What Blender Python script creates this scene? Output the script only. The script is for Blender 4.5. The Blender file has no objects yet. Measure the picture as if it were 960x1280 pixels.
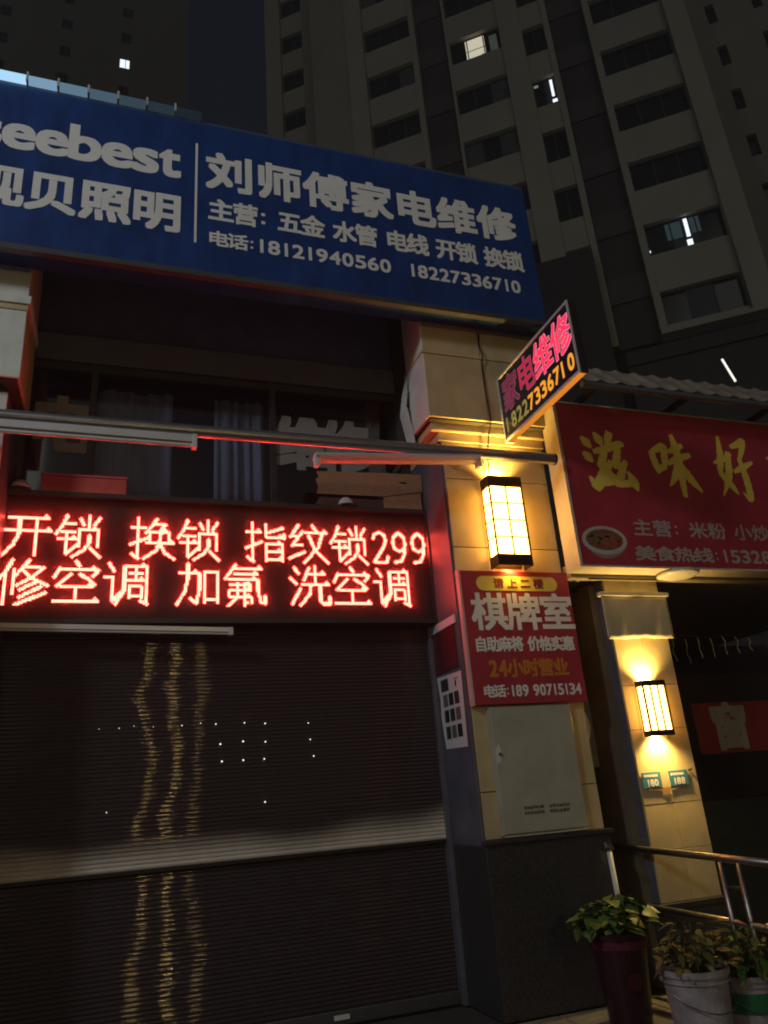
import bpy, bmesh, math, random
from mathutils import Vector, Matrix

random.seed(7)
S = bpy.context.scene
COL = S.collection
R = math.radians

# ------------------------------------------------------------------ camera
yaw, pitch, roll = R(20.134), R(20.819), R(-4.6085)
fwd = Vector((math.sin(yaw) * math.cos(pitch), math.cos(yaw) * math.cos(pitch), math.sin(pitch)))
rgt = Vector((math.cos(yaw), -math.sin(yaw), 0))
upv = rgt.cross(fwd)
cr = rgt * math.cos(roll) + upv * math.sin(roll)
cu = upv * math.cos(roll) - rgt * math.sin(roll)
cam = bpy.data.cameras.new('camera')
cam.sensor_fit = 'VERTICAL'; cam.sensor_height = 36; cam.lens = 36 * 940 / 1280
cam.clip_start = .05; cam.clip_end = 2000
cam_o = bpy.data.objects.new('camera', cam); COL.objects.link(cam_o)
m = Matrix((cr, cu, -fwd)).transposed().to_4x4(); m.translation = (0, -4.8, 1.5)
cam_o.matrix_world = m
S.camera = cam_o

# ------------------------------------------------------------------ sky and lights
SUN_EL, SUN_ROT = R(24), R(200)
W = bpy.data.worlds.new('World'); S.world = W; W.use_nodes = True
nt = W.node_tree
sky = nt.nodes.new('ShaderNodeTexSky'); sky.sky_type = 'NISHITA'; sky.sun_disc = False
sky.sun_elevation = SUN_EL; sky.sun_rotation = SUN_ROT
nt.links.new(sky.outputs[0], nt.nodes['Background'].inputs[0])
nt.nodes['Background'].inputs[1].default_value = 0.0050

def light(name, kind, loc, energy, color, radius=.1, **kw):
    l = bpy.data.lights.new(name, kind); l.energy = energy; l.color = color
    if kind == 'SUN': l.angle = radius
    else: l.shadow_soft_size = radius
    for k, v in kw.items(): setattr(l, k, v)
    o = bpy.data.objects.new(name, l); COL.objects.link(o); o.location = loc
    return o
# the glow of the town on the high walls: a very weak, wide sun from behind the camera
sun = light('sun', 'SUN', (0, -20, 30), .052, (.94, 1, .86), R(25))
sun.rotation_euler = Vector((-math.sin(SUN_ROT) * math.cos(SUN_EL), -math.cos(SUN_ROT) * math.cos(SUN_EL), -math.sin(SUN_EL))).to_track_quat('-Z', 'Y').to_euler()
# street lamp down the road on the left
light('street_light', 'POINT', (-7.5, -6.0, 8.0), 960, (.86, .95, 1), .7)
# three yellow street lamps across the road: they show as streaks in the shutter
for lx, lp in ((.72, 120), (1.42, 165), (2.05, 70)):
    light('street_light', 'POINT', (lx, -15.5, 4.6), lp, (1, .72, .22), .13)

S.view_settings.view_transform = 'Standard'
S.view_settings.look = 'None'
S.view_settings.exposure = 0
S.view_settings.gamma = 1
S.view_settings.use_curve_mapping = False
S.cycles.max_bounces = 8
S.cycles.transparent_max_bounces = 12
S.cycles.sample_clamp_indirect = 6
S.cycles.use_denoising = True
S.cycles.filter_width = 1.9

# ------------------------------------------------------------------ materials
MATS = {}
def mat(name, col, rough=.6, metal=0., var=.12, vs=6., bump=0., bs=60., spec=.5, emit=None, es=0., stretch=None):
    if name in MATS: return MATS[name]
    M = bpy.data.materials.new(name); M.use_nodes = True; MATS[name] = M
    n = M.node_tree.nodes; L = M.node_tree.links
    b = n['Principled BSDF']
    b.inputs['Roughness'].default_value = rough
    b.inputs['Metallic'].default_value = metal
    b.inputs['Specular IOR Level'].default_value = spec
    b.inputs['Base Color'].default_value = (*col, 1)
    tc = n.new('ShaderNodeTexCoord'); src = tc.outputs['Object']
    if stretch:
        mp = n.new('ShaderNodeMapping'); mp.inputs['Scale'].default_value = stretch
        L.new(src, mp.inputs[0]); src = mp.outputs[0]
    if var > 0:
        no = n.new('ShaderNodeTexNoise'); no.inputs['Scale'].default_value = vs; no.inputs['Detail'].default_value = 6
        no.inputs['Roughness'].default_value = .65
        L.new(src, no.inputs['Vector'])
        rp = n.new('ShaderNodeValToRGB')
        rp.color_ramp.elements[0].position = .3; rp.color_ramp.elements[1].position = .72
        rp.color_ramp.elements[0].color = tuple(c * (1 - var) for c in col) + (1,)
        rp.color_ramp.elements[1].color = tuple(min(1, c * (1 + var)) for c in col) + (1,)
        L.new(no.outputs[0], rp.inputs[0]); L.new(rp.outputs[0], b.inputs['Base Color'])
        mr = n.new('ShaderNodeMapRange'); mr.inputs[3].default_value = max(.02, rough - .08); mr.inputs[4].default_value = min(1, rough + .08)
        L.new(no.outputs[0], mr.inputs[0]); L.new(mr.outputs[0], b.inputs['Roughness'])
    if bump > 0:
        nb = n.new('ShaderNodeTexNoise'); nb.inputs['Scale'].default_value = bs; nb.inputs['Detail'].default_value = 4
        L.new(src, nb.inputs['Vector'])
        bp = n.new('ShaderNodeBump'); bp.inputs['Strength'].default_value = bump; bp.inputs['Distance'].default_value = .01
        L.new(nb.outputs[0], bp.inputs['Height']); L.new(bp.outputs[0], b.inputs['Normal'])
    if emit:
        b.inputs['Emission Color'].default_value = (*emit, 1); b.inputs['Emission Strength'].default_value = es
    return M

def dirty_stone(name, col, stain, drip=3.):
    """pale cladding with vertical rain streaks and mottling"""
    M = bpy.data.materials.new(name); M.use_nodes = True
    n = M.node_tree.nodes; L = M.node_tree.links; b = n['Principled BSDF']
    b.inputs['Roughness'].default_value = .55
    tc = n.new('ShaderNodeTexCoord')
    mp = n.new('ShaderNodeMapping'); mp.inputs['Scale'].default_value = (5, 5, .9)
    L.new(tc.outputs['Object'], mp.inputs[0])
    a = n.new('ShaderNodeTexNoise'); a.inputs['Scale'].default_value = drip; a.inputs['Detail'].default_value = 7
    L.new(mp.outputs[0], a.inputs['Vector'])
    c = n.new('ShaderNodeTexNoise'); c.inputs['Scale'].default_value = 5; c.inputs['Detail'].default_value = 8
    L.new(tc.outputs['Object'], c.inputs['Vector'])
    ra = n.new('ShaderNodeValToRGB'); ra.color_ramp.elements[0].position = .5; ra.color_ramp.elements[1].position = .78
    L.new(a.outputs[0], ra.inputs[0])
    rc = n.new('ShaderNodeValToRGB'); rc.color_ramp.elements[0].position = .3; rc.color_ramp.elements[1].position = .7
    rc.color_ramp.elements[0].color = tuple(x * .84 for x in col) + (1,); rc.color_ramp.elements[1].color = tuple(x * 1.1 for x in col) + (1,)
    L.new(c.outputs[0], rc.inputs[0])
    oi = n.new('ShaderNodeObjectInfo'); hv = n.new('ShaderNodeHueSaturation'); mr = n.new('ShaderNodeMapRange'); mr.inputs[3].default_value = .86; mr.inputs[4].default_value = 1.1
    L.new(oi.outputs['Random'], mr.inputs[0]); L.new(mr.outputs[0], hv.inputs['Value']); L.new(rc.outputs[0], hv.inputs['Color'])
    mx = n.new('ShaderNodeMix'); mx.data_type = 'RGBA'
    sc = n.new('ShaderNodeMath'); sc.operation = 'MULTIPLY'; sc.inputs[1].default_value = .2
    L.new(ra.outputs[0], sc.inputs[0]); L.new(sc.outputs[0], mx.inputs[0])
    L.new(hv.outputs[0], mx.inputs[6]); mx.inputs[7].default_value = (*stain, 1)
    L.new(mx.outputs[2], b.inputs['Base Color'])
    bp = n.new('ShaderNodeBump'); bp.inputs['Strength'].default_value = .15; bp.inputs['Distance'].default_value = .004
    f = n.new('ShaderNodeTexNoise'); f.inputs['Scale'].default_value = 90; L.new(tc.outputs['Object'], f.inputs['Vector'])
    L.new(f.outputs[0], bp.inputs['Height']); L.new(bp.outputs[0], b.inputs['Normal'])
    MATS[name] = M
    return M

def mix_mat(name, fac, rough=.05, tint=(.85, .9, .95), sheet=None):
    """window glass: mostly clear, with a mirror share; sheet = a scattering colour (added bloom sheet)"""
    M = bpy.data.materials.new(name); M.use_nodes = True; n = M.node_tree.nodes; L = M.node_tree.links
    n.remove(n['Principled BSDF']); out = n['Material Output']
    t = n.new('ShaderNodeBsdfTransparent'); t.inputs[0].default_value = (*tint, 1)
    mx = n.new('ShaderNodeMixShader'); mx.inputs[0].default_value = fac
    if sheet:
        g = n.new('ShaderNodeBsdfTranslucent'); g.inputs[0].default_value = (*sheet, 1)
    else:
        g = n.new('ShaderNodeBsdfGlossy'); g.inputs['Roughness'].default_value = rough; g.inputs[0].default_value = (.9, .9, .9, 1)
    L.new(t.outputs[0], mx.inputs[1]); L.new(g.outputs[0], mx.inputs[2]); L.new(mx.outputs[0], out.inputs[0])
    MATS[name] = M
    return M

def glow(name, col, strength):
    M = bpy.data.materials.new(name); M.use_nodes = True; n = M.node_tree.nodes; L = M.node_tree.links
    n.remove(n['Principled BSDF'])
    e = n.new('ShaderNodeEmission'); e.inputs[0].default_value = (*col, 1); e.inputs[1].default_value = strength
    L.new(e.outputs[0], n['Material Output'].inputs[0]); MATS[name] = M
    return M

# ------------------------------------------------------------------ mesh helpers
class MB:
    def __init__(self, tf=None):
        self.v = []; self.f = []; self.tf = tf
    def add(self, vs, fs):
        k = len(self.v)
        if self.tf: vs = [self.tf(*p) for p in vs]
        self.v += [tuple(p) for p in vs]; self.f += [tuple(i + k for i in f) for f in fs]
        return self
    def box(self, x0, x1, y0, y1, z0, z1):
        if x0 > x1: x0, x1 = x1, x0
        if y0 > y1: y0, y1 = y1, y0
        if z0 > z1: z0, z1 = z1, z0
        return self.add([(x0, y0, z0), (x1, y0, z0), (x1, y1, z0), (x0, y1, z0), (x0, y0, z1), (x1, y0, z1), (x1, y1, z1), (x0, y1, z1)],
                        [(0, 3, 2, 1), (4, 5, 6, 7), (0, 1, 5, 4), (1, 2, 6, 5), (2, 3, 7, 6), (3, 0, 4, 7)])
    def tube(self, p, q, r, n=10, r2=None):
        p = Vector(p); q = Vector(q); r2 = r if r2 is None else r2
        d = (q - p).normalized(); a = d.orthogonal().normalized(); b = d.cross(a)
        vs = []
        for c, rr in ((p, r), (q, r2)):
            vs += [c + (a * math.cos(2 * math.pi * i / n) + b * math.sin(2 * math.pi * i / n)) * rr for i in range(n)]
        fs = [(i, (i + 1) % n, n + (i + 1) % n, n + i) for i in range(n)] + [tuple(range(n))[::-1], tuple(range(n, 2 * n))]
        return self.add(vs, fs)
    def path(self, pts, r, n=6):
        for a, b in zip(pts, pts[1:]): self.tube(a, b, r, n)
        return self
    def lathe(self, c, prof, n=24):
        """prof: (radius, z) rows about the vertical through c"""
        vs = []; fs = []
        for (r, z) in prof:
            vs += [(c[0] + r * math.cos(2 * math.pi * i / n), c[1] + r * math.sin(2 * math.pi * i / n), c[2] + z) for i in range(n)]
        for k in range(len(prof) - 1):
            for i in range(n):
                fs.append((k * n + i, k * n + (i + 1) % n, (k + 1) * n + (i + 1) % n, (k + 1) * n + i))
        return self.add(vs, fs)
    def prism(self, poly, y0, y1):
        """outline in x,z pushed through from y0 to y1"""
        n = len(poly)
        vs = [(x, y0, z) for x, z in poly] + [(x, y1, z) for x, z in poly]
        return self.add(vs, [tuple(range(n)), tuple(range(n, 2 * n))[::-1]] + [(i, n + i, n + (i + 1) % n, (i + 1) % n) for i in range(n)])

def wpos(o):
    p = Vector((0, 0, 0))
    while o: p += o.location; o = o.parent
    return p

def obj(name, mb, material, parent=None, bevel=0, smooth=False):
    """links one mesh object; mb is in world metres (or an existing mesh in local metres)"""
    if isinstance(mb, MB):
        off = wpos(parent) if parent else Vector((0, 0, 0))
        me = bpy.data.meshes.new(name)
        me.from_pydata([tuple(Vector(p) - off) for p in mb.v], [], mb.f)
        bm = bmesh.new(); bm.from_mesh(me)
        bmesh.ops.recalc_face_normals(bm, faces=bm.faces)
        if bevel: bmesh.ops.bevel(bm, geom=bm.edges[:], offset=bevel, segments=2, affect='EDGES', profile=.6, clamp_overlap=True)
        bm.to_mesh(me); bm.free()
        if smooth:
            for p in me.polygons: p.use_smooth = True
    else: me = mb
    if material and not me.materials: me.materials.append(material)
    o = bpy.data.objects.new(name, me); COL.objects.link(o)
    if parent: o.parent = parent
    return o

def thing(name, label, cat, loc=(0, 0, 0), group=None):
    o = bpy.data.objects.new(name, None); COL.objects.link(o); o.location = loc; o.empty_display_size = .1
    o['label'] = label; o['category'] = cat
    if group: o['group'] = group
    return o
def tag(o, label, cat, group=None):
    o['label'] = label; o['category'] = cat
    if group: o['group'] = group
    return o
def struct(o): o['kind'] = 'structure'; return o

# ------------------------------------------------------------------ lettering
GL = {}
def glyph_tris(ch):
    """outline of one glyph of the built-in font, normalised: hanzi to an em square 0..1, others to height 1"""
    if ch in GL: return GL[ch]
    c = bpy.data.curves.new('t', 'FONT'); c.body = ch; c.resolution_u = 4; c.extrude = 0
    o = bpy.data.objects.new('t', c); COL.objects.link(o)
    dg = bpy.context.evaluated_depsgraph_get(); dg.update()
    me = bpy.data.meshes.new_from_object(o.evaluated_get(dg))
    vs = [(v.co.x, v.co.y) for v in me.vertices]; fs = [tuple(p.vertices) for p in me.polygons]
    bpy.data.objects.remove(o); bpy.data.curves.remove(c); bpy.data.meshes.remove(me)
    GL[ch] = (vs, fs)
    return GL[ch]
def ref_box(ch):
    vs, _ = glyph_tris(ch); xs = [v[0] for v in vs]; ys = [v[1] for v in vs]
    return min(xs), max(xs), min(ys), max(ys)
EX0, EX1, EY0, EY1 = ref_box('国')
_o = ref_box('1'); _e = ref_box('8'); ONE = (_o[1] - _o[0]) / (_e[1] - _e[0])
GM = {}
def char_mesh(ch, w, h, bold, thick, warp=None, key=None):
    """one character, origin at its lower left, in the x,z plane facing -y, heavy strokes by overlaid copies"""
    kk = (ch, round(w, 3), round(h, 3), bold, thick, key)
    if kk in GM: return GM[kk]
    vs, fs = glyph_tris(ch)
    if ord(ch) > 0x2e80:
        ax, bx, ay, by = EX0 - .04, EX1 + .04, EY0 - .04, EY1 + .04
    elif ch.isdigit():
        ax, bx, _, _ = ref_box(ch); _, _, ay, by = ref_box('8')
    else:
        ax, bx, _, _ = ref_box(ch); _, _, ay, _ = ref_box('x'); _, _, _, by = ref_box('b')
    sx = w / (bx - ax); sz = h / (by - ay)
    V = []; F = []
    dirs = [(0, 0)]
    if bold: dirs += [(bold * i, bold * j) for i in (-1, 0, 1) for j in (-1, 0, 1) if i or j]
    for k, (dx, dy) in enumerate(dirs):
        o = len(V); yy = -thick - k * .00012
        for (x, y) in vs:
            px = (x - ax) * sx + dx; pz = (y - ay) * sz + dy
            if warp: px, pz = warp(px, pz)
            V.append((px, yy, pz))
        F += [tuple(i + o for i in f) for f in fs]
        if thick > .002:                        # side walls of raised letters
            ec = {}
            for f in fs:
                for a, b in zip(f, f[1:] + f[:1]): ec[(a, b)] = 1
            for (a, b) in ec:
                if (b, a) not in ec:
                    q = len(V); V.append((V[a + o][0], 0, V[a + o][2])); V.append((V[b + o][0], 0, V[b + o][2]))
                    F.append((a + o, q, q + 1, b + o))
    me = bpy.data.meshes.new('character'); me.from_pydata(V, [], F); me.update()
    GM[kk] = me
    return me
def put_char(parent, ch, x, z, y, w, h, material, bold=.0, thick=.001, rot=None, warp=None, key=None):
    me = char_mesh(ch, w, h, bold, thick, warp, (key, material.name))
    if not me.materials: me.materials.append(material)
    nm = 'digit' if ch.isdigit() else 'letter' if ch.isascii() and ch.isalpha() else 'punctuation' if ch in ':：' else 'character'
    o = bpy.data.objects.new(nm, me); COL.objects.link(o); o.parent = parent
    o.location = Vector((x, y, z)) - wpos(parent)
    if rot: o.rotation_euler = rot
    return o
def put_line(parent, text, x0, x1, z, y, h, material, bold=.0, thick=.001, fill=.94, digit_w=.55, **kw):
    """spreads a line of text from x0 to x1; hanzi get a full cell, digits a narrow one, spaces a third"""
    wt = [1 if ord(c) > 0x2e80 and c != '：' else digit_w * .8 if c == '1' else .45 if c in ':：' else .4 if c == ' ' else digit_w for c in text]
    unit = (x1 - x0) / sum(wt); x = x0
    for c, q in zip(text, wt):
        cw = unit * q
        if c == ' ': pass
        elif c in ':：':
            d = MB()
            for zz in (.22, .6): d.box(x + cw * .35, x + cw * .35 + h * .14, y - thick, y, z + h * zz, z + h * (zz + .14))
            obj('punctuation', d, material, parent)
        elif c == '1': put_char(parent, c, x + cw * (.5 - .5 * ONE), z + h * .06, y, cw * ONE, h * .88, material, bold * .8, thick, **kw)
        elif q < 1: put_char(parent, c, x + cw * .1, z + h * .06, y, cw * .8, h * .88, material, bold, thick, **kw)
        else: put_char(parent, c, x + cw * (1 - fill) / 2, z, y, cw * fill, h, material, bold, thick, **kw)
        x += cw

# ================================================================== materials used below
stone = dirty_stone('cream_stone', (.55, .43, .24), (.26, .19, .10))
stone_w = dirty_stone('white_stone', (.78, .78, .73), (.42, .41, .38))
granite = mat('dark_granite', (.035, .035, .037), .35, var=.5, vs=60, bump=.05)
grout = mat('dark_grout', (.05, .045, .04), .9)
jambp = mat('jamb_metal', (.10, .10, .13), .42, var=.25, vs=4, bump=.03, bs=12)
steel = mat('stainless_steel', (.34, .32, .31), .36, 1, var=.1, vs=20)
galv = mat('galvanised_pipe', (.42, .41, .44), .32, .85, var=.2, vs=14, stretch=(1, 8, 8))
white_metal = mat('white_metal', (.62, .62, .64), .4, var=.1)
dark_metal = mat('dark_metal', (.025, .02, .018), .45, .3, var=.2)
bronze = mat('bronze_metal', (.05, .025, .012), .45, .5, var=.2)
blue_face = mat('blue_vinyl', (.008, .045, .205), .36, var=.3, vs=2.5, bump=.25, bs=2.2, stretch=(2.2, 1, 1))
grey_white = mat('letter_white', (.85, .83, .83), .55, var=.06, vs=9)
black = mat('matte_black', (.008, .008, .009), .7)
room = mat('dark_room', (.035, .03, .032), .8)
pave = mat('pavement_stone', (.16, .155, .15), .6, var=.3, vs=5, bump=.2, bs=40)
asphalt = mat('asphalt', (.05, .05, .05), .85, var=.3, vs=4, bump=.4, bs=150)
red_face = mat('maroon_vinyl', (.42, .032, .055), .4, var=.2, vs=2.5, bump=.3, bs=3)
yellow_ink = mat('yellow_vinyl', (.92, .68, .11), .5, var=.1)
card = mat('cardboard', (.34, .19, .11), .85, var=.15, vs=9, bump=.08, bs=30)
red_lit_card = mat('red_lit_carton', (.62, .10, .07), .7, var=.15, vs=7)  # glow of the red display put into the carton's base colour
glass = mix_mat('window_glass', .07)

# ================================================================== ground
street = struct(obj('road', MB().add([(-400, -400, 0), (400, -400, 0), (400, 400, 0), (-400, 400, 0)], [(0, 1, 2, 3)]), asphalt))
apron = struct(obj('pavement', MB().box(-9, 14, -1.9, 8, -.3, .185), grout))
rng = random.Random(3)
for ix in range(0, 13):
    for iy in range(0, 3):
        x = -1.6 + ix * .6; y = -1.85 + iy * .6
        obj('paving_stone', MB().box(x + .004, x + .596, y + .004, y + .596, .186, .2 + rng.uniform(-.002, .002)), pave, apron, bevel=.004)
for ix in range(0, 9):
    x = -1.6 + ix * 1.0
    obj('kerb_stone', MB().box(x + .004, x + .996, -2.03, -1.905, -.25, .2), pave, apron, bevel=.012)

# ================================================================== pillars
def pillar_tiles(root, x0, x1, yf, rows, material, cols=None, depth=.02, jitter=.0015):
    cs = cols or [x0, x1]
    for z0, z1 in rows:
        for a, b in zip(cs, cs[1:]):
            d = rng.uniform(-jitter, jitter)
            obj('tile', MB().box(a + .003, b - .003, yf + d, yf + depth, z0 + .003, z1 - .003), material, root, bevel=.0025)

# -- middle pillar
pm = thing('stone_pillar', 'cream stone pillar with wall lamp and red card-room sign', 'pillar', (2.725, .3, .2))
obj('core', MB().box(2.29, 3.16, .02, .95, .2, 6.2), grout, pm)
pillar_tiles(pm, 2.28, 3.17, 0, [(1.2, 1.49), (1.49, 2.06), (2.06, 2.66), (2.66, 3.195), (3.195, 3.75), (3.75, 4.06)], stone)
obj('tile', MB().box(2.278, 2.2895, .012, .98, 4.08, 4.2), stone, pm)
side = [(1.2, 2.06), (2.06, 2.66), (2.66, 3.195), (3.195, 3.75), (3.75, 4.1)]
obj('jamb_lining', MB().box(2.262, 2.289, .0215, .95, .2, 4.1), jambp, pm, bevel=.004)
obj('return_panel', MB().box(3.161, 3.172, .022, .9, 1.2, 4.1), stone, pm)
# dado of dark granite
obj('dado', MB().box(2.255, 3.19, -.022, .9, .2, 1.17), granite, pm, bevel=.006)
obj('dado_cap', MB().box(2.24, 3.21, -.045, .0, 1.171, 1.2), granite, pm, bevel=.006)
# projecting upper block with string course
obj('block_core', MB().box(2.165, 3.2, -.098, .95, 4.2, 6.1), grout, pm)
for z0, z1 in ((4.21, 4.775), (4.80, 5.36), (5.36, 6.1)):
    for a, b in ((2.155, 2.655), (2.662, 3.21)):
        obj('tile', MB().box(a, b, -.118 + rng.uniform(-.002, .002), -.097, z0 + .002, z1 - .002), stone, pm, bevel=.003)
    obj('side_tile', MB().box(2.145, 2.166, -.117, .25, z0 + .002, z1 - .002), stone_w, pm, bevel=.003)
obj('string_course', MB().box(2.14, 3.215, -.127, .3, 4.776, 4.799), stone, pm, bevel=.004)
obj('string_course', MB().box(2.19, 3.2, -.045, .6, 4.135, 4.199), stone, pm, bevel=.008)
obj('string_course', MB().box(2.25, 3.185, -.014, .6, 4.062, 4.133), stone, pm, bevel=.006)
# torn lining hanging at the side of the block
fl = MB()
pts = [(4.80, 0.27, .0), (4.62, .33, -.03), (4.45, .36, -.05), (4.3, .37, -.02), (4.12, .35, .0)]
for (z, y, dx), (z2, y2, dx2) in zip(pts, pts[1:]):
    fl.add([(2.150 + dx, .19, z), (2.150 + dx, y, z), (2.150 + dx2, y2, z2), (2.150 + dx2, .21, z2)], [(0, 1, 2, 3)])
    fl.add([(2.155 + dx, .19, z), (2.155 + dx, y, z), (2.155 + dx2, y2, z2), (2.155 + dx2, .21, z2)], [(3, 2, 1, 0)])
obj('torn_lining', fl, stone_w, pm)

# -- left pillar
pl = thing('stone_pillar', 'pale pillar at the left edge under the blue sign, lit white', 'pillar', (-1.1, .3, .2))
obj('core', MB().box(-1.55, -.79, .03, .9, .2, 6.2), grout, pl)
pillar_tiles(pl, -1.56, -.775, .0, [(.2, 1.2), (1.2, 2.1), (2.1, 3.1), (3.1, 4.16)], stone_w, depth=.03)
obj('side_panel', MB().box(-.79, -.775, .035, .9, .2, 4.16), jambp, pl)
obj('block_core', MB().box(-1.6, -.72, -.09, .9, 4.2, 6.1), grout, pl)
for z0, z1 in ((4.21, 4.72), (4.83, 5.5), (5.5, 6.1)):
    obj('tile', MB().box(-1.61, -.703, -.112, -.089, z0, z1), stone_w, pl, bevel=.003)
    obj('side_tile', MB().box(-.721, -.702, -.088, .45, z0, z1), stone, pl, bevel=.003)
obj('string_course', MB().box(-1.62, -.68, -.135, .4, 4.765, 4.83), stone_w, pl, bevel=.006)
obj('string_course', MB().box(-1.62, -.695, -.12, .4, 4.722, 4.763), stone, pl, bevel=.004)

# -- right pillar (restaurant)
pr = thing('stone_pillar', 'narrow cream pillar with small lamp and blue house number plates', 'pillar', (3.775, .3, .2))
obj('core', MB().box(3.535, 4.015, .021, .5, .2, 3.0), grout, pr)
for z0, z1 in ((.70, 1.02), (1.02, 1.32), (1.32, 1.83), (1.83, 2.15), (2.15, 2.6), (2.6, 3.0)):
    for a, b in ((3.525, 3.775), (3.778, 4.025)):
        obj('tile', MB().box(a, b, rng.uniform(-.0015, .0015), .02, z0 + .0015, z1 - .0015), stone, pr, bevel=.002)
obj('dado', MB().box(3.5, 4.05, -.02, .5, .2, .66), granite, pr, bevel=.005)
obj('dado_cap', MB().box(3.49, 4.06, -.035, .019, .662, .698), granite, pr, bevel=.005)
obj('side_panel', MB().box(3.516, 3.534, .022, .5, .7, 3.0), jambp, pr)

# ================================================================== recess wall and dark room behind the upper window
wl = thing('shop_wall', 'dark recessed wall and ceiling behind the blue sign, above the window', 'wall', (.75, .9, 5.0))
obj('header', MB().box(-.78, 2.2, .62, .78, 5.03, 6.3), mat('dark_render', (.20, .22, .33), .8, var=.2, vs=3), wl)
obj('lintel', MB().box(-.78, 2.2, .585, .77, 4.80, 5.03), mat('dark_lintel', (.085, .09, .14), .7, var=.2, vs=3), wl)
obj('room_shell', MB().box(-1.2, 2.9, 2.2, 2.3, 0.2, 6.0).box(-1.2, 2.9, .8, 2.2, 5.1, 5.2).box(-1.2, -1.1, .8, 2.2, .2, 5.1).box(2.85, 2.95, .96, 2.2, .2, 5.1), room, wl)
obj('room_floor', MB().box(-1.1, 2.85, .75, 2.2, 3.50, 3.56), room, wl)

# ================================================================== upper window with lettering
tw = thing('shop_window', 'dark upper shop window with white vinyl characters behind the pipe', 'window', (.75, .62, 3.6))
fr = MB()
for x in (-.775, -.31, 1.06, 2.2): fr.box(x, x + .045, .60, .66, 3.6, 4.8)
fr.box(-.73, 2.2, .603, .657, 4.73, 4.79); fr.box(-.73, 2.2, .603, .657, 3.6, 3.65)
obj('frame', fr, mat('window_frame', (.03, .03, .034), .5, .3), tw)
for a, b in ((-.73, -.31), (-.265, 1.06), (1.105, 2.2)):
    obj('pane', MB().box(a, b, .627, .633, 3.65, 4.73), glass, tw)
dim_white = mat('old_vinyl', (.24, .235, .23), .7, var=.15, vs=10)
put_char(tw, '电', -.70, 4.04, .626, .40, .45, dim_white, .022, .001)
put_char(tw, '维', 1.11, 4.03, .626, .40, .46, dim_white, .022, .001)
put_char(tw, '修', 1.50, 4.03, .626, .40, .46, dim_white, .022, .001)
# curtains
curt = mat('pale_curtain', (.24, .23, .30), .9, var=.12, vs=6)
def curtain(x0, x1, label):
    mb = MB(); n = 60; vs = []
    for j, z in enumerate((3.58, 4.1, 4.66)):
        for i in range(n + 1):
            t = i / n; x = x0 + (x1 - x0) * t
            vs.append((x, .75 + .018 * math.sin(t * 23 + 9 * x * x + .5 * j) + .016 * math.sin(t * 9 + 2 + .3 * j) + .008 * math.sin(t * 51 + j), z))
    fs = [(j * (n + 1) + i, j * (n + 1) + i + 1, (j + 1) * (n + 1) + i + 1, (j + 1) * (n + 1) + i) for j in range(2) for i in range(n)]
    mb.add(vs, fs)
    o = tag(obj('curtain', mb, curt, smooth=True), label, 'curtain', 'curtains in the upper window')
    sm = o.modifiers.new('thickness', 'SOLIDIFY'); sm.thickness = .004
curtain(-.255, .30, 'left pale curtain hanging in the dark upper window')
curtain(.63, 1.03, 'right pale curtain hanging in the dark upper window beside white characters')

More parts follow.
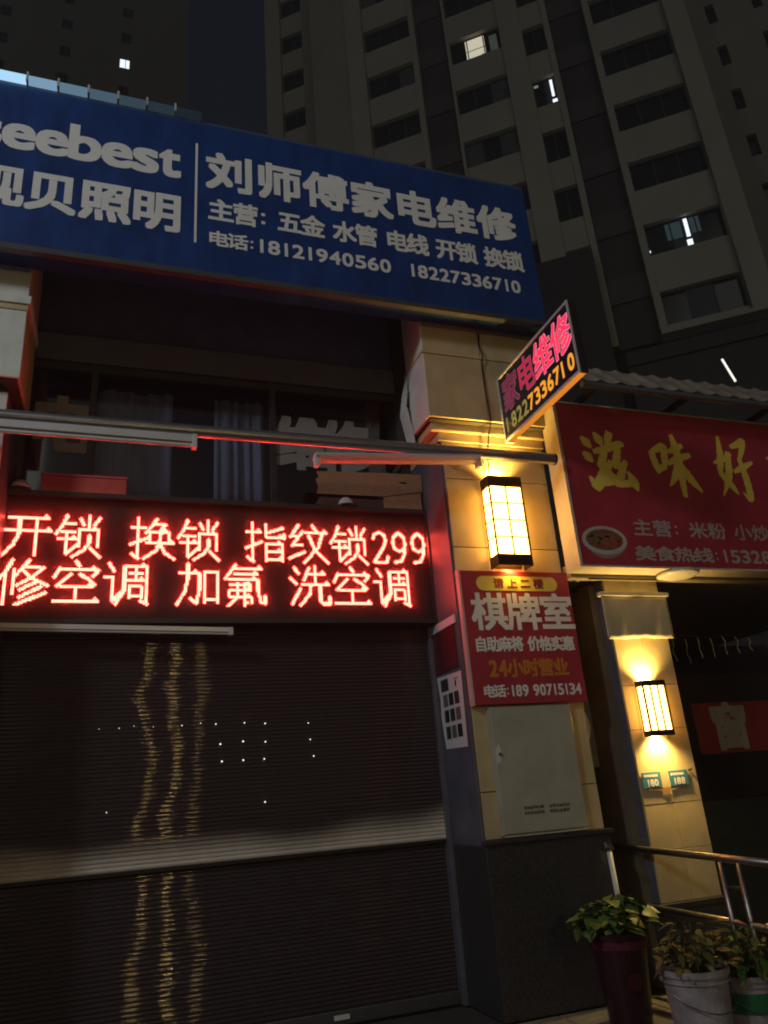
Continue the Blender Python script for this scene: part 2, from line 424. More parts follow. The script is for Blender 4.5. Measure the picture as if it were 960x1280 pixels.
# ================================================================== LED display
# strokes on a 32x32 dot grid: h = thin bar with serif, v = thick upright, s = tapering brush stroke
LED = {
'开': 'h3,4,28 h1,13,30 s10,4,10,15,7,23,1,30 v21,4,30',
'锁': 's7,1,5,7,1,14 h6,7,13 h4,13,13 h2,18,14 v8,13,27 s8,28,14,22 v22,1,9 s16,3,18,7 s28,2,25,7 v16,11,23 h16,11,27 v28,11,23 s22,15,22,20,19,25,12,30 s23,24,29,30',
'换': 'h1,8,11 v6,1,29 s6,30,2,27 s12,15,1,20 s18,1,15,6,11,11 h16,5,23 s24,5,20,10 v14,11,19 h14,11,26 v27,11,19 s21,11,20,17 h11,19,30 s20,19,18,24,10,30 s21,20,24,26,30,30',
'指': 'h1,8,12 v6,1,29 s6,30,2,27 s12,15,1,20 v16,2,11 s28,4,16,8 h16,12,28 s29,12,29,9 v16,17,30 h16,17,27 v28,17,30 h16,23,27 h16,29,28',
'纹': 's8,1,2,10 h2,10,9 s11,6,3,17 h3,17,11 s12,22,1,27 s19,1,22,5 h13,7,30 s26,8,23,18,12,30 s16,9,20,20,30,30',
'修': 's8,1,5,8,1,14 v5,9,31 v10,8,24 s18,1,11,11 h16,6,25 s27,6,20,13,12,18 s15,8,20,13,30,18 s24,15,14,21 s26,19,14,26 s29,23,12,31',
'空': 's15,1,17,4 s5,6,2,12 h5,7,28 s29,7,26,11 s12,10,4,18 s18,10,23,13,27,17 h6,19,26 v16,19,29 h2,29,30',
'调': 's4,2,7,7 h1,12,7 v7,12,27 s7,28,12,22 s14,4,14,21,9,30 h14,4,28 v29,4,29 s29,30,25,28 h17,9,26 u22,5,14 h16,14,27 u18,18,26 h17,18,25 u26,18,26 h17,25,25',
'加': 'h2,8,15 s8,1,8,11,6,21,1,30 s16,8,16,20,14,28 s14,29,10,26 v20,7,29 h20,7,28 v29,7,29 h20,27,29',
'氟': 's9,1,2,11 h8,4,28 h8,8,25 h4,12,24 s25,12,25,20,27,28,30,29 s30,29,30,24 h5,16,20 u20,16,20 h5,20,20 u5,20,24 h5,25,20 u21,25,29 u18,28,29 u11,14,25 s10,25,4,31 u16,14,31',
'洗': 's4,2,7,6 s1,10,5,14 s8,18,2,29 s15,2,11,11 h14,7,27 v20,1,15 h9,15,30 s16,15,15,22,8,30 s23,15,23,27,25,29,30,29 s30,29,30,24',
'2': 's3,9,4,6,8,4,12,6,13,11,11,16,7,22,3,28 h3,29,12 s13,28,14,24',
'9': 's13,13,12,7,8,4,4,7,3,12,4,17,8,19,12,17,13,12 s13,12,12,21,9,27,4,28',
}
def led_dots(ch):
    w = 16 if ch in '29' else 32
    on = set()
    def brush(pts, wa, wb):
        n = len(pts) - 1
        for i in range(n):
            (x0, y0), (x1, y1) = pts[i], pts[i + 1]
            k = int(max(abs(x1 - x0), abs(y1 - y0)) * 4) + 1
            for j in range(k + 1):
                t = j / k
                x = x0 + (x1 - x0) * t; y = y0 + (y1 - y0) * t
                r = wa + (wb - wa) * (i + t) / n
                for yy in range(int(y - 3), int(y + 4)):
                    for xx in range(int(x - 3), int(x + 4)):
                        if (xx - x) ** 2 + ((yy - y)) ** 2 <= r * r and 0 <= xx < w and 0 <= yy < 32:
                            on.add((xx, yy))
    for tok in LED[ch].split():
        v = [float(q) for q in tok[1:].split(',')]
        if tok[0] == 'h':
            x0, y, x1 = v
            for xx in range(int(x0), int(x1) + 1):
                for yy in (int(y) - 1, int(y)):
                    on.add((min(xx, w - 1), max(yy, 0)))
            if x1 - x0 > 10 and w == 32:
                for xx, yy in ((-3, -2), (-2, -2), (-1, -2), (-2, -3)):
                    on.add((int(x1) + xx, max(int(y) + yy, 0)))
        elif tok[0] == 'u':
            x, y0, y1 = v
            on.update((int(x) + i, int(y)) for y in range(int(y0), int(y1) + 1) for i in (-1, 0))
        elif tok[0] == 'v':
            x, y0, y1 = v
            for yy in range(int(y0) - 1, int(min(y1, 31)) + 1):
                for xx in (-1, 0):
                    on.add((int(x) + xx, max(yy, 0)))
        else:
            pts = list(zip(v[::2], v[1::2]))
            if w == 16: brush(pts, 1.25, 1.25)
            else: brush(pts, 1.3, 1.0)
    return w, on
LP = .01003; LX = -.79; LT1, LT2 = 3.492, 3.166; LY = .42
ld = thing('led_display', 'long red scrolling LED display above the roller shutter', 'display', (.75, .47, 2.74))
led_on = glow('lit_led', (1, .068, .046), 36)
casing = mat('display_casing', (.03, .026, .03), .45, var=.2)
cs = MB().box(-.80, 2.25, LY + .022, LY + .11, 2.745, 3.60)
obj('panel', cs, mat('display_face', (.028, .017, .02), .5, var=.25, vs=30), ld)
fm = MB().box(-.82, 2.27, LY - .04, LY + .115, 3.601, 3.635).box(-.82, 2.27, LY - .04, LY + .115, 2.715, 2.744).box(2.2515, 2.275, LY - .038, LY + .11, 2.7455, 3.6)
obj('casing', fm, casing, ld)
obj('bloom_sheet', MB().box(-.80, 2.25, LY - .022, LY - .019, 2.75, 3.595), mix_mat('bloom_film', .045, sheet=(.9, .45, .45), tint=(.95, .95, .95)), ld)  # added scattering sheet, makes the lens bloom around the dots
# module seams of the dark face
for k in range(1, 10):
    x = -.79 + k * .32
    obj('module_seam', MB().box(x - .001, x + .001, LY + .0205, LY + .0225, 2.75, 3.595), black, ld)
for zt, line in ((LT1, '开锁 换锁 指纹锁299'), (LT2, '修空调 加氟 洗空调')):
    x = LX
    for ch in line:
        if ch == ' ': x += 16 * LP; continue
        w, on = led_dots(ch)
        mb = MB()
        for (i, j) in sorted(on):
            cx = x + (i + .5) * LP; cz = zt - (j + .5) * LP; r = LP * .335
            mb.add([(cx - r, LY + .018, cz - r), (cx + r, LY + .018, cz - r), (cx + r, LY + .018, cz + r), (cx - r, LY + .018, cz + r)], [(0, 1, 2, 3)])
        obj('lit_digit' if ch in '29' else 'lit_character', mb, led_on, ld)
        x += w * LP

# things lying on top of the display
bx = thing('carton', 'flat carton with red light painted into its colour, lying on top of the LED display', 'box', (-.3, .47, 3.636))
obj('body', MB().box(-.575, -.02, .40, .53, 3.637, 3.755), red_lit_card, bx, bevel=.004)
obj('lid', MB().box(-.58, -.015, .395, .535, 3.756, 3.775), red_lit_card, bx, bevel=.003)
cb = thing('cardboard_box', 'torn brown cardboard box on the right end of the LED display', 'box', (1.9, .47, 3.636))
obj('body', MB().box(1.92, 2.24, .41, .56, 3.637, 3.80), card, cb, bevel=.005)
fp = MB().prism([(1.37, 3.735), (1.91, 3.74), (2.25, 3.80), (2.255, 3.95), (1.95, 3.945), (1.66, 3.935), (1.375, 3.925), (1.39, 3.88), (1.365, 3.85), (1.385, 3.80)], .402, .408)
obj('flap', fp, card, cb)
obj('base', MB().box(1.40, 1.92, .43, .56, 3.64, 3.72), mat('dark_board', (.08, .05, .04), .9), cb)
obj('hand_hole', MB().box(2.06, 2.12, .3985, .4015, 3.86, 3.875), black, cb)
for xx, lb in ((-.70, 'white domed camera housing on the left end of the LED display'), (1.60, 'white domed camera housing on the LED display by the cardboard')):
    dm = thing('dome_camera', lb, 'camera', (xx, .43, 3.636), 'domes on the display')
    obj('dome', MB().lathe((xx, .41, 3.637), [(.0, .075), (.03, .07), (.052, .05), (.062, .02), (.064, .0)], 20), white_metal, dm, smooth=True)
    obj('collar', MB().lathe((xx, .41, 3.636), [(.07, .0), (.072, .008), (.066, .012)], 20), dark_metal, dm)

# ================================================================== roller shutter
ZB = 1.205
sh_mat = None
def shutter_mat():
    M = bpy.data.materials.new('shutter_paint'); M.use_nodes = True
    n = M.node_tree.nodes; L = M.node_tree.links; b = n['Principled BSDF']
    b.inputs['Metallic'].default_value = .3; b.inputs['Specular IOR Level'].default_value = .6
    tc = n.new('ShaderNodeTexCoord')
    sp = n.new('ShaderNodeSeparateXYZ'); L.new(tc.outputs['Object'], sp.inputs[0])
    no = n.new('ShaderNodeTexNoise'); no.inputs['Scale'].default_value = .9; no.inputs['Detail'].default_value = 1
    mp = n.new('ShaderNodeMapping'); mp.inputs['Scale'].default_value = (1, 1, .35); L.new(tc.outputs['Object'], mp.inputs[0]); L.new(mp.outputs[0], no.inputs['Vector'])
    # pale, rough band sitting above the joint of the two curtains; its upper edge wanders
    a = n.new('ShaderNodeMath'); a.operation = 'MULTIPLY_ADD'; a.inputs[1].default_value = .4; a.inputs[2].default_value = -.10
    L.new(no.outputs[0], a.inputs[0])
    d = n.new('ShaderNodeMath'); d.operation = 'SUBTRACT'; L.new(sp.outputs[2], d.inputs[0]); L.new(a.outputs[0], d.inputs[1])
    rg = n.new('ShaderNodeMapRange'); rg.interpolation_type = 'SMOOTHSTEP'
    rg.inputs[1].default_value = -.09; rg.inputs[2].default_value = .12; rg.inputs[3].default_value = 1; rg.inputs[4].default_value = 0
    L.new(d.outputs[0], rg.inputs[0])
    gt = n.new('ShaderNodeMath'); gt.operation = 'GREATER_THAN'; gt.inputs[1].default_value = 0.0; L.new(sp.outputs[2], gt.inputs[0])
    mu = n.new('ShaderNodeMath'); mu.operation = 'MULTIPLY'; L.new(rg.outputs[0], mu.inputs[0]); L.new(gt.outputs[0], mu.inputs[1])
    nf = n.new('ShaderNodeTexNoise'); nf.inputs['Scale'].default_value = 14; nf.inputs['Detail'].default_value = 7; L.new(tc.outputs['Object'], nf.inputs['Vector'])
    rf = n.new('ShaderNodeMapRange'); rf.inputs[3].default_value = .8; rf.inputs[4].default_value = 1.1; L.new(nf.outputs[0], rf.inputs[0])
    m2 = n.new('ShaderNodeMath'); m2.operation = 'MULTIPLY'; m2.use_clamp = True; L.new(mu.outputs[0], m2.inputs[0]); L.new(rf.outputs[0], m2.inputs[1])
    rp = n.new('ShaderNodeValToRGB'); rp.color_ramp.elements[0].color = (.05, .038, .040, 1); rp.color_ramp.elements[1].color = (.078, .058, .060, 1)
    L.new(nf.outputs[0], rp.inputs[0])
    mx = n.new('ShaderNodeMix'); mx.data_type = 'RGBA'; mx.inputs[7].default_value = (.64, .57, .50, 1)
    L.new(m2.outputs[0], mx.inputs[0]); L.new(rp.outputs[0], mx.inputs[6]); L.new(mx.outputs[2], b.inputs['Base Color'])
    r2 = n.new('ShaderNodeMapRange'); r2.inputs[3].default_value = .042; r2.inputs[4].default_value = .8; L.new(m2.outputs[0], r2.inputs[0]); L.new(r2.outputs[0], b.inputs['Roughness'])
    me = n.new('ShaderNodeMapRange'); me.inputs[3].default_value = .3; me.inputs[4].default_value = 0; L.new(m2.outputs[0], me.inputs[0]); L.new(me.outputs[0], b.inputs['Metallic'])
    return M
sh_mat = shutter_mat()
rs = thing('roller_shutter', 'closed dark ribbed roller shutter under the red LED display', 'shutter', (.75, .55, ZB))
PIT = .0262
def ribs(z0, z1, yb, x0, x1, ph):
    n = int((z1 - z0) / PIT); nx = 60; prof = [(0, 0), (.12, -.0033), (.3, -.0062), (.5, -.0072), (.7, -.0062), (.88, -.0033)]
    rows = []
    for k in range(n):
        jz = rng.uniform(-.0012, .0012); jy = rng.uniform(-.0006, .0006)
        for t, dy in prof: rows.append((z0 + (k + t) * PIT + jz * (t > 0), yb + dy + jy))
    rows.append((z0 + n * PIT, yb))
    vs = []
    for z, y in rows:
        for i in range(nx + 1):
            x = x0 + (x1 - x0) * i / nx
            wob = .0013 * math.sin(x * 2.1 + z * 8.3 + ph) + .0006 * math.sin(x * 5.3 - z * 6.1 + ph * 2) + .00016 * math.sin(x * 9 - z * 23 + ph)
            vs.append((x, y + wob, z))
    w = nx + 1
    fs = [(r * w + i, r * w + i + 1, (r + 1) * w + i + 1, (r + 1) * w + i) for r in range(len(rows) - 1) for i in range(nx)]
    return MB().add(vs, fs), z0 + n * PIT
up, ztop = ribs(ZB, 2.74, .545, -.79, 2.262, .4)
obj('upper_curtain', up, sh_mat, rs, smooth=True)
lo, _ = ribs(.285, ZB - .012, .575, -.79, 2.262, 1.7)
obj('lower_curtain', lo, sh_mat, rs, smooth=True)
obj('joint_rail', MB().box(-.79, 2.262, .536, .58, ZB - .022, ZB - .001), mat('dark_rail', (.02, .02, .022), .5, .5), rs)
obj('bottom_bar', MB().box(-.79, 2.262, .545, .60, .205, .285), mat('bottom_bar_metal', (.10, .10, .11), .4, .6), rs, bevel=.006)
obj('white_tag', MB().box(1.36, 1.46, .538, .5445, .235, .262), white_metal, rs)
obj('guide_rail', MB().box(2.225, 2.261, .50, .62, .2, 2.71), jambp, rs, bevel=.004)
obj('guide_rail', MB().box(-.774, -.74, .50, .62, .2, 2.71), jambp, rs, bevel=.004)
hole = glow('light_behind_shutter', (1, .95, .88), 1.3)
hm = None
for (x, z, s) in ((-.11, 2.05, .4), (.01, 2.05, .5), (.10, 2.06, .4), (.22, 2.05, .4), (.40, 2.05, .7), (.52, 2.06, .6), (.62, 2.05, .8), (.81, 2.05, .8), (.95, 2.04, .9), (1.25, 2.03, .7),
                  (.65, 1.92, 1), (.80, 1.93, 1), (.95, 1.92, .9), (1.26, 1.92, .8), (.66, 1.81, 1), (.80, 1.81, 1), (.94, 1.81, .9), (1.28, 1.81, .9), (.94, 1.54, .9), (-.04, 1.55, .6)):
    r = .0058 * s
    h = MB().lathe((0, 0, 0), [(r, 0), (r * .7, .003), (0.0001, .004)], 8)
    o = obj('lit_hole', MB().add([(v[0] + x * 1.0095, .524 - v[2], v[1] + 1.5 + (z - 1.5) * 1.0095) for v in h.v], h.f), hole, rs)

# ================================================================== pipe and tube fixtures in front
pp = thing('awning_pipe', 'long grey metal pipe running across above the LED display', 'pipe', (1.1, -.3, 3.82))
obj('pipe', MB().tube((-2.0, -.3, 3.825), (3.06, -.3, 3.825), .042, 20), galv, pp, smooth=False)
obj('end_cap', MB().tube((3.061, -.3, 3.825), (3.075, -.3, 3.825), .045, 20), dark_metal, pp)
for x in (-.95, 2.36): obj('bracket_arm', MB().box(x - .018, x + .018, -.26, -.002, 3.835, 3.86), galv, pp)
for p in pp.children[0].data.polygons: p.use_smooth = len(p.vertices) == 4
housing = mat('lamp_housing', (.62, .61, .63), .35, .2, var=.08)
tube_g = mat('unlit_tube', (.72, .70, .72), .15, 0, var=.04)
def milky(name):
    M = bpy.data.materials.new(name); M.use_nodes = True; n = M.node_tree.nodes; L = M.node_tree.links
    b = n['Principled BSDF']; b.inputs['Base Color'].default_value = (.75, .7, .72, 1); b.inputs['Roughness'].default_value = .2
    t = n.new('ShaderNodeBsdfTranslucent'); t.inputs[0].default_value = (.85, .8, .82, 1)
    mx = n.new('ShaderNodeMixShader'); mx.inputs[0].default_value = .6
    L.new(b.outputs[0], mx.inputs[1]); L.new(t.outputs[0], mx.inputs[2]); L.new(mx.outputs[0], n['Material Output'].inputs[0])
    return M
milk = milky('milky_tube_cover')
def tube_fixture(x0, x1, z0, z1, y, label, thick=1., bare=False):
    t = thing('tube_lamp', label, 'tube lamp', ((x0 + x1) / 2, y, (z0 + z1) / 2 + .05), 'unlit tube lamps')
    tf = lambda x, yy, zz: (x, yy, zz + z0 + (z1 - z0) * (x - x0) / (x1 - x0))
    if bare:                                                        # a slim batten: open milky cover under a flat spine
        cv = MB(tf); n = 10; vs = []
        for xx_ in (x0 + .03, x1 - .03): vs += [(xx_, y + .052 * math.cos(math.pi * i / n), .022 - .03 * math.sin(math.pi * i / n) ** .5) for i in range(n + 1)]
        obj('cover', cv.add(vs, [(i, i + 1, n + 2 + i, n + 1 + i) for i in range(n)]), milk, t, smooth=True)
        obj('housing', MB(tf).box(x0, x1, y - .053, y + .053, .0225, .04), housing, t)
    else:
        obj('housing', MB(tf).box(x0, x1, y - .028 * thick, y + .028 * thick, -.006, .045 * thick), housing, t, bevel=.004)
        obj('tube', MB().tube(tf(x0 + .03, y, -.022 * thick), tf(x1 - .03, y, -.022 * thick), .0145 * thick, 14), tube_g, t, smooth=False)
    for x in (x0, x1 - .03):
        obj('end_cap', MB(tf).box(x - .002, x + .03, y - .03 * thick, y + .03 * thick, -.042 * thick, .048 * thick), white_metal, t, bevel=.004)
    return t
tube_fixture(-1.3, .40, 3.752, 3.742, -.3, 'long white tube lamp hung under the left half of the pipe')
tube_fixture(1.18, 2.43, 3.672, 3.752, -.3, 'tilted tube lamp under the pipe, ending beside the wall lamp', bare=True)
for x, z in ((1.25, 3.72), (2.3, 3.77)):
    obj('hanging_wire', MB().tube((x, -.3, z), (x, -.3, 3.79), .002, 5), dark_metal, bpy.data.objects['tube_lamp.001'])
tube_fixture(-1.3, .72, 2.695, 2.648, .36, 'thin tube lamp hanging under the lower edge of the LED display', .62)

# ================================================================== blue sign
bs = thing('shop_sign', 'big blue shop sign with white characters and phone numbers', 'sign', (.8, -.3, 5.06))
obj('panel', MB().box(-2.3, 3.19, -.345, -.10, 5.07, 6.46), blue_face, bs, bevel=.006)
obj('bottom_frame', MB().box(-2.3, 3.19, -.352, -.30, 5.025, 5.069), mat('sign_frame', (.12, .12, .14), .4, .6), bs)
obj('top_trim', MB().box(-2.3, 3.19, -.34, -.28, 6.461, 6.49), mat('blue_trim', (.05, .09, .16), .4, var=.15, vs=7), bs, bevel=.004)
# top edge trim in short lengths; fading light from the left painted as emission
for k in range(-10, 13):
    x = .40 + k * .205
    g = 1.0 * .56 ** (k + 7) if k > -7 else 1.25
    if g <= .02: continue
    o = obj('painted_edge_light', MB().tube((x + .008, -.352, 6.515), (x + .197, -.352, 6.515), .036 if k < 0 else .030, 14), glow('painted_falloff', (.42, .72, 1), .8 * g) if g > .02 else mat('dark_edge_tube', (.10, .14, .2), .3), bs, smooth=True)
for k in range(-9, 0):
    x = .40 + k * .205 + .0025
    obj('clip', MB().box(x - .008, x + .008, -.394, -.30, 6.48, 6.558), mat('pale_clip', (.45, .48, .5), .4), bs, bevel=.002)
YS = -.3462
obj('divider', MB().box(.355, .372, YS - .002, YS, 5.31, 6.245), grey_white, bs)
xx = -1.118
for ch, w in zip('seebest', (.16, .19, .19, .195, .19, .16, .135)):
    hh = .275 if ch in 'bt' else .275
    put_char(bs, ch, xx, 5.885, YS, w, .30, grey_white, .013, .001); xx += w + .023
for ch, x in zip('视贝照明', (-1.10, -.755, -.41, -.065)):
    put_char(bs, ch, x, 5.365, YS, .32, .34, grey_white, .012, .001)
for k, ch in enumerate('刘师傅家电维修'):
    put_char(bs, ch, .445 + k * .3755, 5.83, YS, .335, .35, grey_white, .0125, .001)
put_line(bs, '主营： 五金 水管 电线 开锁 换锁', .455, 3.06, 5.535, YS, .20, grey_white, .0062, .001, fill=.98)
put_line(bs, '电话:18121940560', .455, 1.86, 5.305, YS, .135, grey_white, .0042, .001, digit_w=.72, fill=1.02)
put_line(bs, '18227336710', 2.0, 3.0, 5.305, YS, .135, grey_white, .0042, .001)

# ================================================================== projecting lightbox sign
PX = 2.78
pj = thing('projecting_sign', 'navy lightbox sign projecting from the pillar with pink characters and orange phone number', 'sign', (PX + .04, -.63, 4.04))
navy = mat('navy_film', (.012, .010, .035), .3, var=.1)
obj('panel', MB().box(PX, PX + .06, -1.175, -.135, 4.05, 4.58), navy, pj)
obj('bottom_face', MB().box(PX + .002, PX + .058, -1.17, -.14, 4.035, 4.0495), glow('backlit_orange_edge', (1, .30, .03), .75), pj)
edge = mat('aluminium_edge', (.72, .72, .78), .35, .3)
ed = MB().box(PX - .007, PX + .004, -1.19, -1.1755, 4.028, 4.60).box(PX - .007, PX + .065, -.134, -.12, 4.028, 4.60)
ed.box(PX - .0065, PX + .0645, -1.1755, -.1345, 4.5805, 4.598).box(PX - .0065, PX - .0005, -1.1755, -.1345, 4.03, 4.049)
obj('edge_frame', ed, edge, pj)
obj('end_cap', MB().box(PX + .0045, PX + .064, -1.189, -1.1755, 4.03, 4.598), dark_metal, pj)
pink = glow('lit_pink_film', (1, .035, .10), 1.15)
pink_d = glow('dim_pink_film', (.40, .045, .10), .42)
pink_m = glow('half_lit_pink_film', (.75, .035, .09), .62)
rim = glow('lit_rim_film', (1, .30, .42), .8)
rim_d = glow('dim_rim_film', (.42, .20, .26), .35)
orange = glow('lit_orange_film', (1, .38, .035), .95)
olive = glow('dim_yellow_film', (.62, .50, .12), .42)
def side_char(ch, s, z, w, h, m1, bold, thick=.001):
    """s runs from the wall outward; the face looks to -x, so it reads from the wall to the street"""
    return put_char(pj, ch, PX - thick * .2, z, -.13 - s, w, h, m1, bold, thick, rot=(0, 0, R(-90)))
for k, (ch, mm, rr) in enumerate(zip('家电维修', (pink_d, pink_m, pink, pink), (rim_d, rim_d, rim, rim))):
    side_char(ch, .05 + k * .25, 4.245, .235, .295, rr, .0095)
    side_char(ch, .05 + k * .25, 4.245, .235, .295, mm, .003, .003)
for k, ch in enumerate('18227336710'):
    s = .035 + k * .091
    side_char(ch, s + (.012 if ch == '1' else 0), 4.095, .07 * ONE if ch == '1' else .07, .12, olive if k < 4 else orange, .0042)
for z in (4.15, 4.5): obj('bracket', MB().box(PX + .03, PX + .06, -.125, -.001, z, z + .02), dark_metal, pj)

# ================================================================== wall lamps
paper = glow('lamp_paper', (1, .47, .08), 14)
def sconce(x0, x1, z0, z1, yd, rows, cols, label, up_w, dn_w, beam_col, cap=.05):
    t = thing('wall_lamp', label, 'wall lamp', ((x0 + x1) / 2, -yd / 2, z0), 'lit wall lamps')
    yf = -yd; cx = (x0 + x1) / 2
    obj('back_plate', MB().box(x0 + .02, x1 - .02, -.012, -.0025, z0 + .02, z1 - .02), bronze, t)
    for nm, a, b in (('top_cap', z1 - cap, z1), ('bottom_cap', z0, z0 + cap)):    # rings, open above and below
        mb = MB().box(x0, x1, yf, yf + .008, a, b).box(x0, x0 + .008, yf + .0085, -.0135, a, b).box(x1 - .008, x1, yf + .0085, -.0135, a, b)
        obj(nm, mb, bronze, t)
    ins = .012
    obj('front_shade', MB().box(x0 + ins, x1 - ins, yf + ins, yf + ins + .002, z0 + cap, z1 - cap), paper, t)
    obj('side_shade', MB().box(x0 + ins, x0 + ins + .002, yf + ins + .0025, -.016, z0 + cap, z1 - cap), paper, t)
    obj('side_shade', MB().box(x1 - ins - .002, x1 - ins, yf + ins + .0025, -.016, z0 + cap, z1 - cap), paper, t)
    h = z1 - z0 - 2 * cap; bw = .0045
    for i in range(cols + 1):
        x = x0 + .006 + (x1 - x0 - .012) * i / cols
        wd = bw if 0 < i < cols else bw * 1.4
        obj('upright_bar', MB().box(x - wd, x + wd, yf - .001, yf + .010, z0 + cap, z1 - cap), bronze, t)
    for j in range(1, rows):
        z = z0 + cap + h * j / rows
        obj('cross_bar', MB().box(x0 + .002, x1 - .002, yf - .0005, yf + .0095, z - .0035, z + .0035), bronze, t)
        for xs in (x0 + .001, x1 - .009): obj('cross_bar', MB().box(xs, xs + .008, yf + .010, -.014, z - .0035, z + .0035), bronze, t)
    for xs in (x0 + .001, x1 - .009): obj('upright_bar', MB().box(xs, xs + .008, -.024, -.0145, z0 + cap, z1 - cap), bronze, t)
    bulb = obj('bulb', MB().lathe((cx, -yd * .5, z0 + h * .5), [(.001, -.05), (.02, -.03), (.026, 0), (.02, .03), (.001, .05)], 12), paper, t, smooth=True)
    for e, ang, zz, nm in ((up_w, 0, z1 - .02, 'up'), (dn_w, math.pi, z0 + .02, 'down')):
        if e <= 0: continue
        l = light('lamp_beam', 'SPOT', (0, 0, 0), e, beam_col, .02, spot_size=R(125), spot_blend=1.0)
        l.parent = t; l.location = Vector((cx, -yd * .42, zz)) - t.location
        l.rotation_euler = (math.pi - .25, 0, 0) if ang == 0 else (.25, 0, 0)
    return t
sconce(2.56, 2.845, 3.02, 3.73, .145, 4, 2, 'large lit wall lamp with paper panes on the middle pillar', 85, 20, (1, .58, .11), .085)
sconce(3.625, 3.83, 1.775, 2.17, .10, 1, 3, 'small lit wall lamp throwing beams up and down the narrow pillar', 65, 65, (1, .66, .18), .04)

# ================================================================== red card-room sign
cs_ = thing('wall_sign', 'red card-room sign with white characters fixed below the large lamp', 'sign', (2.725, -.03, 2.04))
obj('panel', MB().box(2.285, 3.175, -.05, -.004, 2.045, 3.0), red_face, cs_, bevel=.003)
sf = MB().box(2.268, 2.2845, -.056, -.003, 2.04, 3.004)
obj('edge_strip', sf, mat('pink_edge', (.62, .42, .42), .45), cs_)
YC = -.0512
pill = MB(); pts = []
for a in range(0, 13): pts.append((2.46 - .055 * math.sin(math.pi * a / 12), 2.905 + .055 * math.cos(math.pi * a / 12)))
pts = [(3.02 + .055 * math.sin(math.pi * a / 12), 2.905 + .055 * math.cos(math.pi * a / 12)) for a in range(12, -1, -1)][::-1] + [(2.46 - .055 * math.sin(math.pi * a / 12), 2.905 - .055 * math.cos(math.pi * a / 12)) for a in range(0, 13)]
obj('yellow_pill', pill.prism(pts, YC - .0004, YC), yellow_ink, cs_)
dark_red = mat('dark_red_ink', (.30, .03, .02), .5)
put_line(cs_, '请上二楼', 2.53, 2.97, 2.868, YC - .0006, .075, dark_red, .003, .0004, fill=.72)
for k, ch in enumerate('棋牌室'):
    put_char(cs_, ch, 2.35 + k * .277, 2.555, YC, .265, .27, grey_white, .0075, .0004)
put_line(cs_, '自助麻将 价格实惠', 2.335, 3.14, 2.405, YC, .105, grey_white, .0036, .0004, fill=.98)
orange_ink = mat('orange_ink', (.62, .22, .03), .5)
put_line(cs_, '24小时营业', 2.42, 3.06, 2.225, YC, .125, orange_ink, .0048, .0004, digit_w=.6, fill=.95)
put_line(cs_, '电话:189 90715134', 2.36, 3.14, 2.09, YC, .085, grey_white, .0028, .0004, digit_w=.62, fill=1.05)

# ================================================================== meter box cover
mbx = thing('meter_box', 'beige metal meter box cover on the middle pillar under the red sign', 'box', (2.7, -.03, 1.13))
beige = mat('beige_paint', (.44, .41, .34), .45, var=.16, vs=3.5, bump=.05, bs=6)
obj('frame', MB().box(2.385, 3.035, -.022, -.0025, 1.215, 2.035), beige, mbx, bevel=.004)
obj('door', MB().box(2.395, 3.022, -.040, -.0225, 1.225, 2.026), beige, mbx, bevel=.006)
obj('bottom_lip', MB().box(2.40, 3.02, -.05, -.005, 1.2055, 1.2145), beige, mbx, bevel=.003)
obj('lock', MB().tube((2.43, -.041, 1.72), (2.43, -.05, 1.72), .012, 14), steel, mbx)
obj('hinge', MB().tube((3.027, -.03, 1.85), (3.027, -.03, 1.95), .006, 8).tube((3.027, -.03, 1.3), (3.027, -.03, 1.4), .006, 8), steel, mbx)
obj('paint_chip', MB().prism([(2.40, 1.66), (2.435, 1.67), (2.445, 1.73), (2.43, 1.79), (2.405, 1.76)], -.0412, -.0402), white_metal, mbx)
ink = mat('faded_ink', (.10, .09, .07), .8)
for x0, w in ((2.56, .14), (2.75, .14)):
    for j in range(2):
        q = MB(); x = x0
        while x < x0 + w:
            ww = rng.uniform(.008, .024); q.box(x, x + ww, -.0413, -.0402, 1.33 + j * .032 + rng.uniform(0, .004), 1.352 + j * .032 + rng.uniform(-.004, .002)); x += ww + .005
        pr_ = obj('stencil_print', q, ink, mbx)
cbl = thing('cable', 'thin black cable running down the upper face of the middle pillar', 'cable', (2.66, -.13, 3.9))
obj('wire', MB().path([(2.668, -.128, 5.02), (2.657, -.128, 4.9), (2.661, -.155, 4.79), (2.659, -.128, 4.7), (2.664, -.13, 4.2), (2.656, -.08, 4.1), (2.65, -.03, 3.95), (2.648, -.02, 3.80)], .006, 6), black, cbl)

# ================================================================== papers on the jamb
JX = 2.2605
nt_ = thing('paper_notice', 'white paper with rows of dark product photos taped inside the jamb', 'notice', (JX, .3, 1.8))
def jamb_quad(y0, y1, z0, z1, off, th=.0008):
    return MB().box(JX - off - th, JX - off, y0, y1, z0, z1)
obj('sheet', MB().add([(JX - .0012, .06, 2.30), (JX - .0012, .50, 2.315), (JX - .002, .47, 2.15), (JX - .004, .48, 2.02), (JX - .0012, .45, 1.80), (JX - .0012, .08, 1.79),
                       (JX - .0004, .06, 2.30), (JX - .0004, .50, 2.315), (JX - .0004, .47, 2.15), (JX - .0004, .48, 2.02), (JX - .0004, .45, 1.80), (JX - .0004, .08, 1.79)],
                      [(0, 1, 2, 3, 4, 5), (11, 10, 9, 8, 7, 6)]), mat('white_paper', (.66, .64, .64), .8, var=.05), nt_)
ph = [mat('photo_dark', (.03, .03, .035), .6), mat('photo_grey', (.14, .12, .12), .6), mat('photo_black', (.012, .012, .018), .6)]
